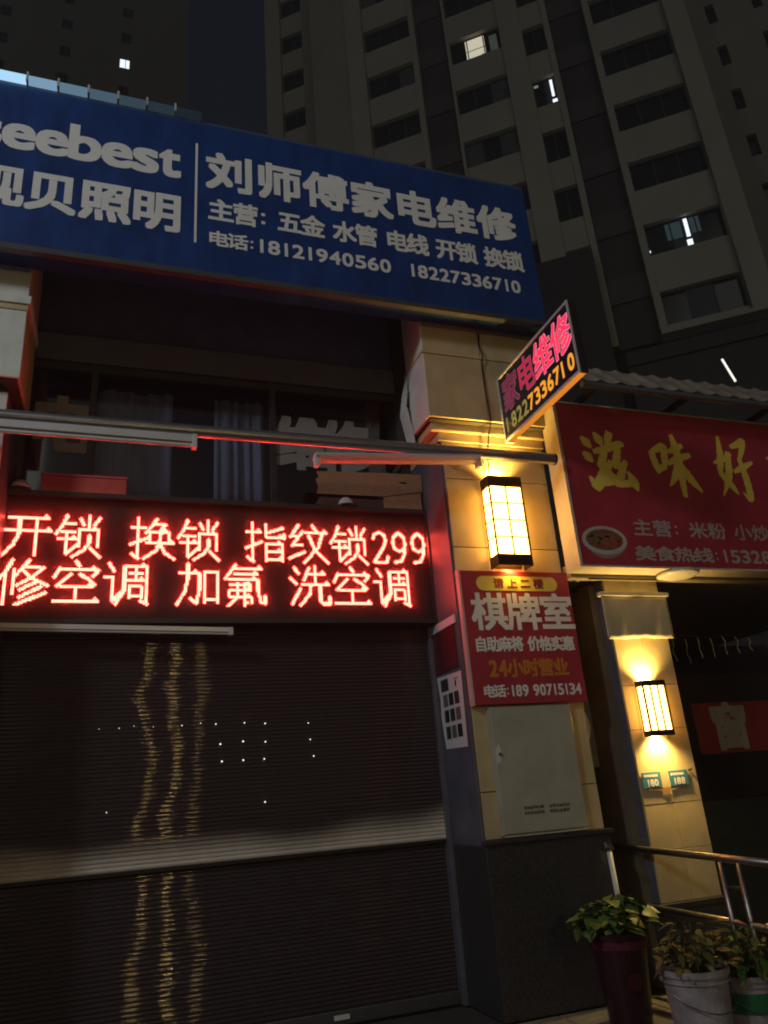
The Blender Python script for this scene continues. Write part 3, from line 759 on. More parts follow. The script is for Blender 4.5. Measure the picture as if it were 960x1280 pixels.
for r, zz in enumerate((2.20, 2.09, 1.98, 1.865)):
    for c, yy in enumerate((.41, .31, .21)):
        if r == 0 and c > 0: continue
        wd = .075 if r else .13
        obj('printed_photo', jamb_quad(yy - wd + (.0 if r else .02), yy + (.0 if r else .02), zz, zz + .085, .0045), ph[(r + c) % 3], nt_)
obj('printed_mark', jamb_quad(.16, .18, 2.21, 2.25, .0045).box(JX - .0055, JX - .0047, .12, .2, 2.262, 2.266), ph[0], nt_)
n2 = thing('notice_plate', 'dark red plate with a pale top strip on the jamb above the paper', 'notice', (JX, .3, 2.33))
obj('plate', jamb_quad(.09, .50, 2.335, 2.64, .001, .006), mat('dark_red_plate', (.10, .015, .02), .4, var=.2), n2)
obj('top_strip', jamb_quad(.05, .52, 2.64, 2.70, .001, .012), white_metal, n2)

# ================================================================== restaurant front: sign, awning, soffit
rsn = thing('restaurant_sign', 'large maroon restaurant sign with yellow brush characters and a noodle bowl', 'sign', (4.6, -.2, 3.0))
obj('panel', MB().box(3.19, 6.6, -.25, -.08, 3.0, 4.36), red_face, rsn)
rf_ = MB().box(3.165, 3.1895, -.262, -.07, 2.985, 4.375).box(3.19, 6.6, -.262, -.075, 2.985, 2.9995).box(3.19, 6.6, -.262, -.075, 4.3605, 4.375)
obj('edge_frame', rf_, mat('cream_frame', (.60, .52, .42), .45), rsn)
YR = -.2512
# running-script characters built stroke by stroke: (x, z, half width) in the character's own square
BRUSH = {
'滋': ['.02,.88,.01 .12,.79,.042 .20,.70,.01', '0,.62,.01 .10,.56,.042 .18,.47,.01', '.06,.24,.01 .19,.10,.05 .30,.28,.03 .42,.55,.008', '.30,.97,.012 .38,.86,.042 .43,.76,.012', '.64,1.0,.035 .57,.87,.035 .5,.76,.008',
      '.22,.64,.022 .5,.71,.036 .80,.80,.034 .88,.77,.01', '.47,.69,.03 .37,.5,.038 .31,.42,.026 .48,.42,.034', '.55,.52,.022 .40,.28,.038 .29,.15,.03 .56,.19,.034', '.75,.74,.03 .67,.54,.038 .62,.44,.028 .78,.44,.034',
      '.86,.54,.022 .70,.28,.038 .60,.15,.03 .86,.17,.034', '.86,.36,.012 .95,.18,.045 1.0,.05,.008', '.49,.34,.012 .56,.22,.036 .58,.15,.008'],
'味': ['.04,.72,.03 .08,.52,.036 .13,.36,.02', '.04,.70,.022 .20,.76,.034 .34,.80,.036 .31,.58,.036 .27,.42,.014', '.10,.40,.018 .20,.45,.032 .30,.48,.02', '.42,.72,.018 .6,.78,.034 .80,.85,.022', '.36,.52,.018 .62,.62,.036 .94,.70,.024',
      '.58,1.02,.018 .62,.8,.042 .62,.4,.042 .60,.0,.022', '.60,.56,.028 .46,.32,.034 .30,.16,.006', '.63,.58,.018 .80,.32,.044 1.02,.10,.012'],
'好': ['.28,1.0,.018 .22,.66,.042 .13,.42,.032 .32,.24,.038 .46,.10,.01', '.44,.76,.03 .32,.38,.042 .05,.06,.006', '0,.56,.012 .28,.64,.034 .52,.72,.014', '.54,.84,.022 .72,.88,.034 .92,.95,.036 .80,.76,.032 .70,.64,.016',
      '.70,.68,.022 .76,.35,.042 .74,.04,.036 .58,.14,.006', '.48,.44,.018 .75,.53,.036 1.04,.62,.016'],
}
def brush_char(ch, x0, z0, w, h):
    for si, st in enumerate(BRUSH[ch]):
        p = [[float(q) for q in t.split(',')] for t in st.split()]
        p = [p[0]] + p + [p[-1]]; pts = []
        for i in range(1, len(p) - 2):                      # Catmull-Rom through the given points
            for k in range(8):
                t = k / 8
                pts.append([.5 * (2 * p[i][c] + (p[i + 1][c] - p[i - 1][c]) * t + (2 * p[i - 1][c] - 5 * p[i][c] + 4 * p[i + 1][c] - p[i + 2][c]) * t * t + (3 * p[i][c] - p[i - 1][c] - 3 * p[i + 1][c] + p[i + 2][c]) * t ** 3) for c in range(3)])
        pts.append(p[-1]); L_, R_ = [], []
        for i, q in enumerate(pts):
            a_, b_ = pts[max(0, i - 1)], pts[min(len(pts) - 1, i + 1)]
            dx, dz = (b_[0] - a_[0]) * w, (b_[1] - a_[1]) * h; l_ = math.hypot(dx, dz) or 1
            hw = max(.004, q[2]) * 2.1 * w * (1 + .10 * math.sin(i * 2.3 + si))
            X, Z = x0 + q[0] * w, z0 + q[1] * h
            L_.append((X - dz / l_ * hw, Z + dx / l_ * hw)); R_.append((X + dz / l_ * hw, Z - dx / l_ * hw))
        n_ = len(pts); yy = YR - .0003 - si * .00015
        obj('brush_stroke', MB().add([(x, yy - 3e-6 * i, z) for i, (x, z) in enumerate(L_)] + [(x, yy - 3e-6 * i, z) for i, (x, z) in enumerate(R_)], [(i, i + 1, n_ + i + 1, n_ + i) for i in range(n_ - 1)]), yellow_ink, rsn)
for ch, x, z, w, h in (('滋', 3.37, 3.60, .46, .54), ('味', 4.02, 3.60, .44, .56), ('好', 4.66, 3.60, .41, .60)):
    brush_char(ch, x, z, w, h)
obj('stroke_end', MB().prism([(5.25, 4.03), (5.33, 4.06), (5.36, 4.02), (5.3, 3.98)], YR - .0004, YR), yellow_ink, rsn)
soft_white = mat('faded_white_ink', (.48, .38, .38), .6)
put_line(rsn, '主营： 米粉 小炒', 3.70, 5.06, 3.245, YR, .14, soft_white, .003, .0004, fill=.9)
put_line(rsn, '美食热线：153284', 3.68, 5.12, 3.045, YR, .12, soft_white, .0036, .0004, digit_w=.58, fill=.98)
def ell(cx, cz, rx, rz, n=28, s=0): return [(cx + rx * math.cos(2 * math.pi * i / n), cz + rz * math.sin(2 * math.pi * i / n) + s * rx * math.cos(2 * math.pi * i / n)) for i in range(n)]
bw = obj('bowl_picture', MB().prism(ell(3.425, 3.20, .20, .115), YR - .0003, YR), mat('bowl_white', (.55, .50, .47), .5), rsn)
obj('bowl_picture', MB().prism([(3.25, 3.17), (3.30, 3.09), (3.38, 3.055), (3.47, 3.055), (3.56, 3.10), (3.61, 3.17)], YR - .0002, YR), mat('bowl_side', (.36, .20, .19), .5), rsn)
obj('broth_picture', MB().prism(ell(3.425, 3.205, .165, .085), YR - .0007, YR - .0004), mat('broth_brown', (.26, .07, .04), .5, var=.5, vs=25), rsn)
for _ in range(16):
    x = 3.33 + rng.uniform(-.05, .07); z = 3.21 + rng.uniform(-.05, .05)
    obj('garnish_picture', MB().prism(ell(x, z, .02, .009, 7, rng.uniform(-.5, .5)), YR - .0010, YR - .0008), mat('garnish_green', (.10, .17, .04), .5), rsn)
for _ in range(10):
    x = 3.47 + rng.uniform(-.06, .09); z = 3.20 + rng.uniform(-.05, .05)
    obj('meat_picture', MB().prism(ell(x, z, .026, .012, 7, rng.uniform(-.5, .5)), YR - .0010, YR - .0008), mat('meat_red', (.34, .10, .06), .5), rsn)

aw = thing('awning', 'rusty corrugated metal awning over the maroon restaurant sign', 'awning', (4.8, -.3, 4.4))
rusty = mat('rusty_sheet', (.33, .27, .23), .6, .1, var=.4, vs=7, bump=.08, bs=20)
for k in range(4):
    xa = 3.36 + k * .82; mb = MB(); n = 44; vs = []
    for (y, z, th) in ((-.50, 4.44, 0), (-.24, 4.73, 0)):
        for i in range(n + 1):
            x = xa + .86 * i / n
            ph_ = (x * 5.3) % 1.0
            hgt = .024 * (1 - min(1, abs(ph_ - .5) * 3.2)) if abs(ph_ - .5) < .32 else 0
            vs.append((x, y, z + hgt + .002 * (k % 2)))
    mb.add(vs, [(i, i + 1, n + 2 + i, n + 1 + i) for i in range(n)])
    o = obj('roof_sheet', mb, rusty, aw); sm = o.modifiers.new('t', 'SOLIDIFY'); sm.thickness = .0025
obj('front_bar', MB().tube((3.3, -.5, 4.40), (6.8, -.5, 4.40), .028, 14), galv, aw)
for x in (3.42, 4.3, 5.2, 6.1):
    obj('support_arm', MB().box(x, x + .03, -.49, .5, 4.375, 4.425), dark_metal, aw)
for k in range(9):
    x = 3.6 + k * .24
    obj('lattice_strut', MB().tube((x, -.45, 4.41), (x + .12, -.45, 4.46), .006, 6).tube((x + .12, -.45, 4.46), (x + .24, -.45, 4.41), .006, 6), galv, aw)
sf_ = thing('soffit', 'dark soffit under the maroon restaurant sign', 'ceiling', (4.8, .3, 3.0))
obj('panel', MB().box(3.19, 7.2, -.07, 3.0, 3.005, 3.06), mat('soffit_board', (.22, .19, .15), .7, var=.2), sf_)
obj('trim', MB().box(3.2, 7.2, -.065, .018, 2.96, 3.004), mat('trim_board', (.30, .26, .2), .6), sf_)
dl = thing('ceiling_lamp', 'round white unlit ceiling lamp under the restaurant soffit', 'lamp', (4.16, -.16, 2.95))
obj('disc', MB().lathe((4.10, -.17, 2.935), [(.002, 0), (.09, .004), (.15, .016), (.165, .03), (.155, .042)], 32), mat('lamp_opal', (.62, .58, .52), .35), dl, smooth=True)
obj('base', MB().lathe((4.10, -.17, 2.935), [(.15, .043), (.15, .049), (.001, .0495)], 32), white_metal, dl)
# plastic sheet over the pillar head
ps = thing('plastic_sheet', 'grubby plastic sheet hanging from a batten over the narrow pillar head', 'sheet', (3.75, -.05, 2.5))
mb = MB(); nx, nz = 26, 10; vs = []
for j in range(nz + 1):
    for i in range(nx + 1):
        u = i / nx; v = j / nz
        vs.append((3.445 + .60 * u, -.05 + .004 * math.sin(u * 17 + v * 2) * v + .002 * math.sin(u * 41 + 3 * v) * v, 2.82 - (.33 + .004 * math.sin(u * 9) + .002 * math.sin(u * 31)) * v))
mb.add(vs, [(j * (nx + 1) + i, j * (nx + 1) + i + 1, (j + 1) * (nx + 1) + i + 1, (j + 1) * (nx + 1) + i) for j in range(nz) for i in range(nx)])
o = obj('sheet', mb, dirty_stone('grubby_plastic', (.46, .40, .29), (.10, .08, .05), 2.), ps, smooth=True); o.modifiers.new('t', 'SOLIDIFY').thickness = .0015
obj('batten', MB().box(3.43, 4.06, -.07, -.02, 2.82, 2.85), mat('pale_wood', (.55, .5, .42), .6), ps, bevel=.003)

# house number plates
plate_blue = mat('plate_blue', (.05, .20, .36), .35, var=.1)
for (x0, x1, num, lb) in ((3.545, 3.705, '180', 'left blue house number plate on the narrow pillar'), (3.775, 3.94, '188', 'right blue house number plate on the narrow pillar')):
    t = thing('number_plate', lb, 'plate', ((x0 + x1) / 2, -.006, 1.43), 'house number plates')
    obj('plate', MB().box(x0, x1, -.0075, -.003, 1.43, 1.535), plate_blue, t, bevel=.0012)
    put_line(t, num, x0 + .03, x1 - .03, 1.437, -.0078, .05, grey_white, .0022, .0003)
    q = MB(); x = x0 + .018
    while x < x1 - .03:
        q.box(x, x + .012, -.0084, -.0078, 1.502, 1.519); x += .017
    obj('street_name', q, grey_white, t)
tr = thing('torn_tape', 'torn strip of paper and tape under the house number plates', 'paper', (3.74, -.01, 1.38))
obj('strip', MB().prism([(3.55, 1.426), (3.58, 1.412), (3.69, 1.408), (3.72, 1.385), (3.74, 1.378), (3.755, 1.39), (3.76, 1.405), (3.80, 1.402), (3.82, 1.412), (3.92, 1.418), (3.94, 1.4265), (3.77, 1.428)], -.006, -.0045), card, tr)
obj('peg', MB().tube((3.96, -.002, 1.53), (3.965, -.03, 1.535), .008, 8), dark_metal, tr)

# ================================================================== passage between the pillars and the restaurant room
pw = thing('passage_wall', 'dark stair passage between the two pillars', 'wall', (3.35, 1.2, .2))
obj('back_wall', MB().box(3.0, 3.9, 1.4, 1.5, .2, 6.0), room, pw)
obj('side_lining', MB().box(3.45, 3.515, .1, 1.4, .2, 2.95), mat('passage_lining', (.12, .10, .07), .7, var=.25), pw)
obj('upper_panel', MB().box(3.175, 3.5, .35, .4, 2.4, 3.0), room, pw)
dp = thing('drain_pipes', 'pair of thin downpipes in the gap left of the maroon sign', 'pipe', (3.3, .1, 2.9))
obj('pipe', MB().tube((3.25, .02, 2.96), (3.25, .02, 4.5), .022, 10), mat('grey_pvc', (.30, .29, .28), .5), dp, smooth=True)
obj('pipe', MB().tube((3.33, .05, 2.96), (3.33, .05, 4.5), .016, 10), MATS['grey_pvc'], dp, smooth=True)
pst = thing('poster', 'faded round pale poster with red writing inside the stair passage', 'poster', (3.4, .33, 1.7))
obj('board', MB().box(3.19, 3.44, .335, .342, 1.60, 2.10), mat('poster_green', (.16, .15, .12), .7, var=.3, vs=12), pst)
obj('round_print', MB().prism(ell(3.30, 1.90, .115, .15), .333, .3345), mat('poster_cream', (.66, .60, .5), .7, var=.1), pst)
for j in range(4): obj('red_print', MB().box(3.215, 3.255, .3315, .3325, 1.80 + j * .06, 1.84 + j * .06), mat('poster_red', (.30, .05, .05), .7), pst)

rr_ = thing('restaurant_room', 'dark interior of the restaurant right of the narrow pillar', 'room', (5.5, 2, .2))
obj('back_wall', MB().box(3.9, 8, 2.9, 3.0, .2, 3.0), room, rr_)
obj('counter', MB().box(4.4, 7.5, 1.35, 1.9, .2, 1.25), mat('counter_dark', (.03, .04, .035), .6, var=.3), rr_)
obj('side_wall', MB().box(4.03, 4.1, .5, 2.9, .2, 3.0), room, rr_)
bn = thing('banner', 'red banner with a white character hanging inside the restaurant', 'banner', (5.2, .6, 1.64))
obj('cloth', MB().box(4.62, 6.4, .60, .606, 1.645, 2.06), mat('banner_red', (.22, .014, .02), .7, var=.15, vs=4), bn)
put_char(bn, '窗', 4.80, 1.665, .599, .37, .38, mat('banner_white', (.32, .28, .22), .7), .016, .001)
tin = mat('tinsel', (.55, .48, .30), .3, .6)
for k in range(7):
    x = 4.16 + k * .13; ln = .20 - .012 * k + rng.uniform(-.02, .02); z = 2.53 + rng.uniform(-.01, .015)
    pts = [(x + .006 * math.sin(q * 1.3 + k), .12 + .008 * math.cos(q * 1.7), z - ln * q / 6) for q in range(7)]
    st = tag(obj('tinsel_strand', MB().path(pts, .0035, 5), tin), '%s pale tinsel strand from the narrow pillar, under the restaurant soffit' % ('first', 'second', 'third', 'fourth', 'fifth', 'sixth', 'seventh')[k], 'tinsel', 'tinsel strands under the soffit')
tb = tag(obj('tinsel_wire', MB().path([(4.04, .12, 2.555), (4.5, .12, 2.535), (5.0, .12, 2.55), (5.6, .12, 2.54)], .003, 5), dark_metal), 'thin wire carrying the tinsel strands across the restaurant opening', 'wire')

# ================================================================== railing
rl = thing('handrail', 'stainless steel handrail running out from the passage beside the plants', 'railing', (3.45, -.4, .2))
obj('top_rail', MB().tube((3.42, .45, 1.06), (3.46, -1.5, .995), .022, 14), steel, rl, smooth=True)
obj('lower_rail', MB().tube((3.42, .45, .70), (3.46, -1.5, .665), .019, 14), steel, rl, smooth=True)
for (y, z) in ((.38, 1.055), (-.74, 1.0), (-.89, 1.0), (-1.48, .995)):
    obj('post', MB().tube((3.44, y, .2), (3.44, y, z), .017, 12), steel, rl, smooth=True)
obj('joint_plate', MB().box(3.432, 3.448, -.873, -.757, .86, .872), steel, rl)
obj('joint_ball', MB().lathe((3.456, -1.0, .672), [(.001, -.03), (.02, -.022), (.028, 0), (.02, .022), (.001, .03)], 12), steel, rl, smooth=True)

stp = thing('pipe_stub', 'short pale pipe with a tap at the right foot of the middle pillar', 'pipe', (3.15, -.07, .5))
obj('pipe', MB().tube((3.15, -.07, .52), (3.13, -.07, 1.06), .017, 10), white_metal, stp, smooth=True)
obj('tap', MB().tube((3.12, -.03, 1.085), (3.12, -.12, 1.085), .02, 10).tube((3.10, -.085, 1.085), (3.10, -.085, 1.12), .008, 8), steel, stp)

# ================================================================== plants
def leaf_mesh(name, L, W, material, fold=.15, heart=True):
    vs = []; fs = []
    prof = [(0, .18 if heart else .05), (.12, .42), (.3, .5), (.55, .4), (.78, .2), (1, .0)]
    for t, w in prof:
        dr = -.22 * L * t * t
        vs += [(-w * W, t * L, dr + fold * W * w), (0, t * L, dr), (w * W, t * L, dr + fold * W * w)]
    for k in range(len(prof) - 1):
        a = k * 3; fs += [(a, a + 1, a + 4, a + 3), (a + 1, a + 2, a + 5, a + 4)]
    me = bpy.data.meshes.new(name); me.from_pydata(vs, [], fs); me.update(); me.materials.append(material)
    for p in me.polygons: p.use_smooth = True
    return me
def leafmat(name, c): return mat(name, c, .45, var=.35, vs=25)
lm = [leafmat('leaf_green', (.05, .12, .022)), leafmat('leaf_lime', (.12, .21, .045)), leafmat('leaf_dark', (.03, .07, .015))]
def pot(name_root, cx, cy, z0, r0, r1, h, material, parent):
    obj('pot', MB().lathe((cx, cy, z0), [(.001, .004), (r0, 0), (r0 + (r1 - r0) * .5, h * .5), (r1, h * .93), (r1 + .012, h * .935), (r1 + .014, h), (r1 - .004, h), (r1 - .012, h * .9)], 28), material, parent, smooth=False)
    obj('soil', MB().lathe((cx, cy, z0), [(r1 - .011, h * .9), (r1 * .5, h * .93), (.001, h * .94)], 20), mat('soil', (.03, .022, .015), .95, bump=.4, bs=60), parent)
pp1 = thing('potted_plant', 'leafy green pothos in a dark maroon pot by the pillar foot', 'plant', (2.86, -.42, .2))
pot('p', 2.86, -.42, .2, .12, .165, .47, mat('maroon_glaze', (.03, .006, .012), .3, var=.3, vs=5), pp1)
obj('pot_motif', MB().tube((2.83, -.566, .43), (2.83, -.575, .43), .045, 14), mat('motif_red', (.10, .012, .022), .35), pp1)
obj('pot_band', MB().lathe((2.86, -.42, .2), [(.1655, .385), (.171, .39), (.172, .43), (.168, .435)], 28), mat('band_red', (.10, .01, .025), .4), pp1)
stems = MB(); leaves = [leaf_mesh('leaf', .085, .082, q) for q in lm]
r2 = random.Random(11)
def scatter_leaves(root, cx, cy, z0, rad, hgt, count, meshes, wts, smin, smax, stems):
    for k in range(count):
        a = r2.uniform(0, 2 * math.pi); q = math.sqrt(r2.random()); rr = rad * q
        x = cx + rr * math.cos(a); y = cy + rr * math.sin(a) * .8
        z = z0 + hgt * (1 - .75 * q * q) * r2.uniform(.35, 1.0)
        if stems is not None and k % 2 == 0: stems.path([(cx + .2 * (x - cx), cy + .2 * (y - cy), z0 - .03), (cx + .6 * (x - cx), cy + .6 * (y - cy), z0 + .6 * (z - z0)), (x, y, z)], .0025, 4)
        o = bpy.data.objects.new('leaf', r2.choices(meshes, wts)[0]); COL.objects.link(o); o.parent = root
        o.location = Vector((x, y, z)) - wpos(root)
        o.rotation_euler = (r2.uniform(-.7, .5), r2.uniform(-.5, .5), a - math.pi / 2 + r2.uniform(-.8, .8))
        s = r2.uniform(smin, smax); o.scale = (s, s, s)
scatter_leaves(pp1, 2.86, -.42, .665, .25, .20, 170, leaves, (6, 4, 3), .4, 1.3, stems)
obj('stems', stems, lm[2], pp1)

pale_b = mat('white_bucket', (.32, .29, .31), .45, var=.4, vs=9, bump=.1, bs=8)
def bucket(name, cx, cy, r0, r1, h, label, green):
    t = thing('potted_plant', label, 'plant', (cx, cy, .2), 'plants in white buckets')
    pot('b', cx, cy, .2, r0, r1, h, pale_b, t)
    obj('rim', MB().lathe((cx, cy, .2), [(r1 + .002, h * .86), (r1 + .010, h * .865), (r1 + .010, h * .88), (r1 + .003, h * .885)], 28), pale_b, t)
    obj('handle', MB().path([(cx + (r1 + .02) * math.cos(a), cy + (r1 + .02) * math.sin(a), .2 + h * .82 - .10 * math.sin(math.pi * (a - math.pi) / math.pi)) for a in [math.pi + math.pi * i / 14 for i in range(15)]], .003, 6), steel, t)
    if green:
        obj('label_band', MB().lathe((cx, cy, .2), [(r0 + (r1 - r0) * .52 + .003, h * .5), (r0 + (r1 - r0) * .80 + .003, h * .78)], 28), mat('green_label', (.012, .14, .045), .35), t)
    return t
b1 = bucket('b', 2.79, -1.15, .125, .158, .40, 'dry brownish plant in a plain white bucket near the handrail', False)
b2 = bucket('b', 3.13, -1.12, .12, .15, .33, 'green bushy plant in a white bucket with a green label', True)
dl_ = [leafmat('leaf_dry', (.11, .10, .038)), leafmat('leaf_olive', (.10, .11, .03)), leafmat('leaf_tan', (.19, .17, .085))]
sm_l = [leaf_mesh('leaf', .075, .035, q, heart=False) for q in dl_]
st1 = MB(); scatter_leaves(b1, 2.80, -1.14, .58, .17, .24, 150, sm_l, (4, 4, 2), .4, 1.4, st1); obj('stems', st1, dl_[0], b1)
gl_l = [leaf_mesh('leaf', .08, .035, q, heart=False) for q in (lm[0], lm[2], dl_[1])]
st2 = MB(); scatter_leaves(b2, 3.13, -1.12, .51, .19, .27, 190, gl_l, (4, 4, 3), .4, 1.4, st2); obj('stems', st2, lm[2], b2)

# ================================================================== towers behind
KX, KY = 20.65, 11.0
ta = R(141.57); dux, duy = math.cos(ta), math.sin(ta); nox, noy = -duy, dux      # along the face, and out of it towards the street
def TF(u, d, z):                                                                   # d = metres in from the face
    return (KX + dux * u - nox * d, KY + duy * u - noy * d, z)
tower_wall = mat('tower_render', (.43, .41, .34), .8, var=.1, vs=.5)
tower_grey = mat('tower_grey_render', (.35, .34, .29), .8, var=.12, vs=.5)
tower_dark = mat('tower_dark_cladding', (.05, .042, .05), .6, var=.2, vs=.4)
win_frame = mat('tower_window_frame', (.05, .05, .055), .5)
win_glass = mat('tower_glass', (.012, .018, .03), .12, var=.3, vs=1.5)
win_lit = glow('lit_room', (1, .93, .70), .62)
win_lit2 = glow('lit_room_white', (.85, .95, 1), 1.3)
win_teal = glow('dim_lit_room', (.25, .42, .45), .09)
curtain_dim = mat('tower_curtain', (.10, .11, .14), .8, var=.2, vs=2)
TOP = 52.0; FP = 3.06
tw_ = thing('high_rise_tower', 'tall beige apartment tower with rows of dark windows, a few lit', 'building', (KX, KY, 0))
def tpart(name, m, *boxes):
    mb = MB(TF)
    for q in boxes: mb.box(*q)
    return obj(name, mb, m, tw_)
tpart('core', black, (.3, 16.3, .62, 7.9, 0, TOP))
tpart('end_wall', tower_wall, (0, .29, .35, 8, 0, TOP))
def bay(u0, u1, top0, h, n0, n1, skin, zbase, kind):
    """one stack of windows: spandrel walls between real openings"""
    zs = [(top0 + FP * i - h, top0 + FP * i) for i in range(n0, n1)]
    prev = zbase
    for (a, b) in zs:
        if a > prev: tpart('spandrel', skin, (u0, u1, 0, .3, prev, a))
        prev = b
    tpart('spandrel', skin, (u0, u1, 0, .3, prev, TOP))
    for (a, b) in zs:
        nm = 3 if u1 - u0 > 2 else 2
        fr = MB(TF).box(u0, u1, .20, .26, a, a + .06).box(u0, u1, .20, .26, b - .06, b)
        for k in range(nm + 1):
            u = u0 + (u1 - u0 - .05) * k / nm; fr.box(u, u + .05, .202, .258, a + .061, b - .061)
        w = obj('window', fr, win_frame, tw_)
        for k in range(nm):
            ua = u0 + .05 + (u1 - u0 - .05) * k / nm; ub = u0 + (u1 - u0 - .05) * (k + 1) / nm
            obj('pane', MB(TF).box(ua + .002, ub - .002, .225, .235, a + .062, b - .062), curtain_dim if rng.random() < .14 else win_glass, w)
        w['row'] = 0
        yield w, a, b
for bu0, bu1, top0, h, n0, n1, skin, zb, kd in ((.77, 3.5, 17.93, 1.43, 0, 11, tower_wall, 16.12, 'E'), (5.48, 6.43, 17.72, 1.62, 0, 11, tower_wall, 16.1, 'D'),
                                              (7.38, 9.7, 18.65, 1.46, 1, 11, tower_wall, 19.8, 'C'), (11.46, 13.77, 18.40, 1.42, 1, 11, tower_wall, 19.8, 'B')):
    for w, a, b in bay(bu0, bu1, top0, h, n0, n1, skin, zb, kd):
        zm = (a + b) / 2
        if kd == 'C' and abs(b - 33.95) < .3:
            obj('lit_pane', MB(TF).box(8.12, 9.0, .212, .222, a + .07, b - .07), win_lit, w)
            obj('lit_pane', MB(TF).box(7.55, 7.90, .212, .222, a + .2, b - .25), mat('dim_curtain', (.3, .32, .3), .8, emit=(.5, .6, .5), es=.05), w)
            obj('shelf', MB(TF).box(8.12, 9.0, .206, .210, a + .68, a + .72).box(8.2, 8.32, .206, .210, a + .1, a + .28), mat('lit_room_shadow', (.35, .32, .22), .8), w)
        if kd == 'D' and abs(b - 29.9) < .4:
            obj('lit_pane', MB(TF).box(5.60, 5.71, .212, .222, b - 1.05, b - .10), win_lit2, w)
            obj('lit_pane', MB(TF).box(5.50, 5.73, .212, .222, b - 1.56, b - 1.22), win_lit2, w)
            obj('lit_pane', MB(TF).box(6.20, 6.38, .212, .222, b - .28, b - .15), glow('lit_room_dim', (.7, .8, .9), .25), w)
        if kd == 'E' and abs(b - 20.99) < .3:
            obj('lit_pane', MB(TF).box(1.95, 2.08, .212, .222, 20.10, 20.92), win_lit2, w)
            obj('lit_pane', MB(TF).box(1.93, 2.12, .212, .222, 19.62, 19.97), win_lit2, w)
            obj('lit_pane', MB(TF).box(3.42, 3.47, .212, .222, 19.84, 19.94), win_lit2, w)
            obj('lit_pane', MB(TF).box(2.2, 2.75, .212, .222, 20.15, 20.88), win_teal, w)
            obj('lit_pane', MB(TF).box(1.55, 1.88, .212, .222, 20.2, 20.9), win_teal, w)
# piers, corner pilaster and recessed dark strips between the stacks
tpart('corner_pier', tower_wall, (0, .77, -.35, .349, 16.12, TOP))
for u0, u1, d0, zb in ((3.5, 3.76, -.12, 16.12), (5.24, 5.48, -.12, 16.1), (6.43, 7.38, -.2, 19.8), (9.7, 9.82, -.12, 19.8), (11.2, 11.46, -.12, 19.8), (13.77, 14.62, -.25, 19.8)):
    tpart('pier', tower_wall, (u0, u1, d0, .35, zb, TOP))
tpart('plain_wall', tower_grey, (14.62, 16.55, -.05, .35, 19.8, TOP))
for u0, u1 in ((3.76, 5.24), (9.82, 11.2)):
    for i in range(0, 12):
        z = 16.2 + FP * i
        tpart('recess_panel', tower_dark, (u0, u1, .45, .6, z, z + FP * .62))
        tpart('recess_slab', mat('recess_slab_dark', (.09, .08, .09), .7, var=.2), (u0, u1, .38, .6, z + FP * .63, z + FP * .99))
tpart('ledge', tower_wall, (.2, 3.78, -.45, .2, 15.95, 16.11))
# set-back bay at the left
SB = 3.96
tpart('setback_core', black, (15.5, 20.9, SB + .62, SB + 8, 0, TOP))
for u0, u1 in ((15.2, 18.66), (20.08, 21.06)): tpart('setback_wall', tower_grey if u0 < 16 else tower_wall, (u0, u1, SB - .2, SB + .6, 0, TOP))
prev = 18
for i in range(0, 10):
    b = 38.45 - 4 * FP + FP * i; a = b - 1.42
    if a > prev: tpart('spandrel', tower_wall, (18.66, 20.08, SB, SB + .4, prev, a))
    fr = MB(TF).box(18.66, 20.08, SB + .2, SB + .26, a, a + .06).box(18.66, 20.08, SB + .2, SB + .26, b - .06, b).box(19.34, 19.4, SB + .202, SB + .258, a + .061, b - .061)
    w = obj('window', fr, win_frame, tw_)
    obj('pane', MB(TF).box(18.66, 19.34, SB + .22, SB + .23, a + .06, b - .06), win_glass, w)
    obj('pane', MB(TF).box(19.4, 20.08, SB + .22, SB + .23, a + .06, b - .06), win_glass, w)
    prev = b
# wing set back on the right
tpart('wing_core', black, (-16, .28, 8.5, 14, 0, TOP))
WU = [(-16, -5.6), (-5.15, -3.42), (-2.96, .29)]
for u0, u1 in WU: tpart('wing_wall', tower_grey, (u0, u1, 8.01, 8.49, 14, TOP))
for (ua, ub) in ((-3.42, -2.96), (-5.6, -5.15)):
    prev = 14
    for i in range(0, 12):
        b = 18.5 + FP * i - .1; a = b - 1.35
        tpart('spandrel', tower_grey, (ua, ub, 8.01, 8.48, prev, a))
        w = obj('window', MB(TF).box(ua, ub, 8.25, 8.3, a, a + .05).box(ua, ub, 8.25, 8.3, b - .05, b).box(ua, ua + .04, 8.2501, 8.2999, a + .05, b - .05), win_frame, tw_)
        obj('pane', MB(TF).box(ua, ub, 8.27, 8.28, a + .052, b - .052), win_glass, w)
        prev = b
    tpart('spandrel', tower_grey, (ua, ub, 8.01, 8.48, prev, TOP))

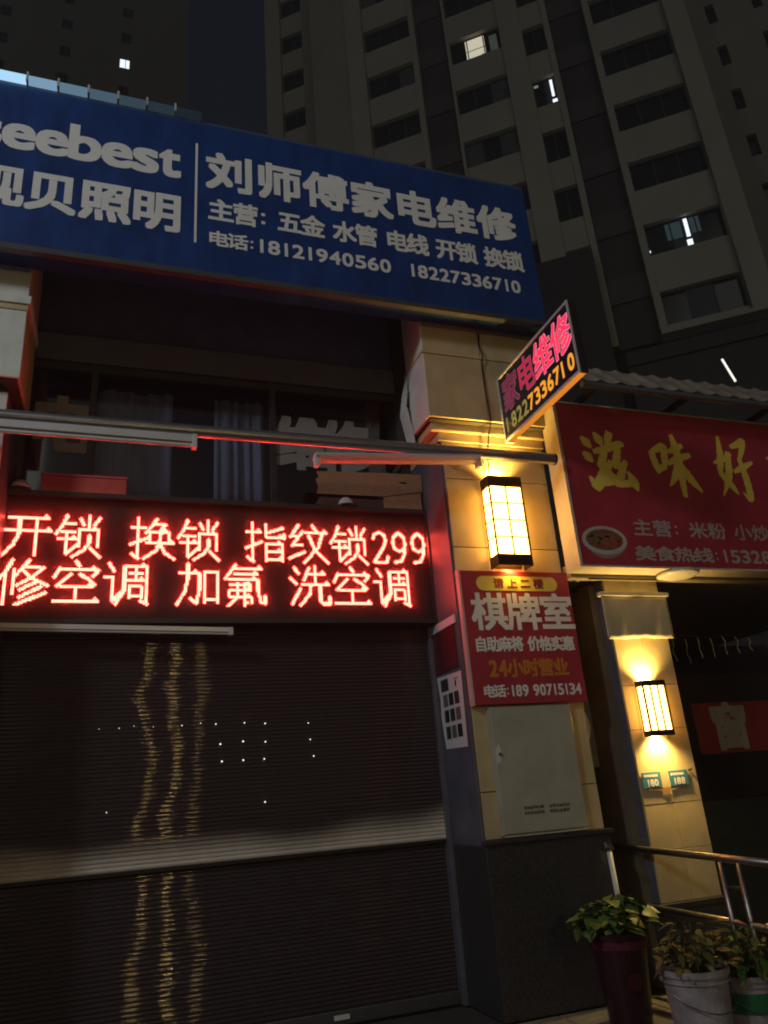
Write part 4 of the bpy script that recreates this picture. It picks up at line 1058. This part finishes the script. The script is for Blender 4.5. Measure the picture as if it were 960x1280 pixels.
pod = thing('podium', 'dark low podium block at the foot of the apartment tower', 'building', (KX, KY, 0))
pm_ = mat('podium_dark', (.035, .035, .04), .6, var=.2)
obj('base', MB(TF).box(-20, 5.2, -2.2, -.46, 0, 14.0), pm_, pod)
obj('raised_part', MB(TF).box(5.5, 20, -1.2, -.3, 0, 19.7), pm_, pod)
obj('parapet', MB(TF).box(-20, 5.2, -2.3, -2.1, 14.0, 14.5), pm_, pod)
obj('light_strip', MB().tube((14.25, 8.0, 11.38), (14.5, 8.0, 10.75), .03, 6), glow('strip_light', (1, .95, .85), 1.2), pod)
ft = thing('high_rise_tower', 'distant dark tower at upper left with one lit window', 'building', (-10, 32, 0))
def FT(x, y, z): return (x * .537, 30 + (y - 60) * .537, 1.5 + (z - 1.5) * .537)
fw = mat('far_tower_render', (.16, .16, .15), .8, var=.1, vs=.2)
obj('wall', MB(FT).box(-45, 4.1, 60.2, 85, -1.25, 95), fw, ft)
for ix in range(0, 7):
    for iz in range(0, 9):
        x = -40.4 + ix * 6.2; z = 63.2 + iz * 4.1
        lit = abs(x - -3.2) < .2 and abs(z - 79.6) < .3
        w = obj('window', MB(FT).box(x - .06, x + 1.06, 60.12, 60.19, z - .06, z).box(x - .06, x + 1.06, 60.12, 60.19, z + 1.3, z + 1.36).box(x - .06, x, 60.12, 60.19, z + .0005, z + 1.2995).box(x + 1, x + 1.06, 60.12, 60.19, z + .0005, z + 1.2995).box(x + .56, x + .62, 60.12, 60.19, z + .0005, z + 1.2995), win_frame, ft)
        for a, b in ((x, x + .56), (x + .62, x + 1)):
            obj('lit_pane' if lit else 'pane', MB(FT).box(a, b, 60.14, 60.16, z, z + 1.3), win_lit2 if lit else win_glass, w)

# ================================================================== thin volume over the street, added to imitate veiling lens glare
hz = obj('glare_veil', MB().box(-45, 60, -40, 60, -1, 53.5), None)
M = bpy.data.materials.new('glare_veil_volume'); M.use_nodes = True; n = M.node_tree.nodes
n.remove(n['Principled BSDF'])
pv = n.new('ShaderNodeVolumePrincipled'); pv.inputs['Color'].default_value = (.95, .95, .97, 1); pv.inputs['Density'].default_value = .0034; pv.inputs['Anisotropy'].default_value = .2
M.node_tree.links.new(pv.outputs[0], n['Material Output'].inputs['Volume'])
hz.data.materials.append(M); hz['kind'] = 'stuff'
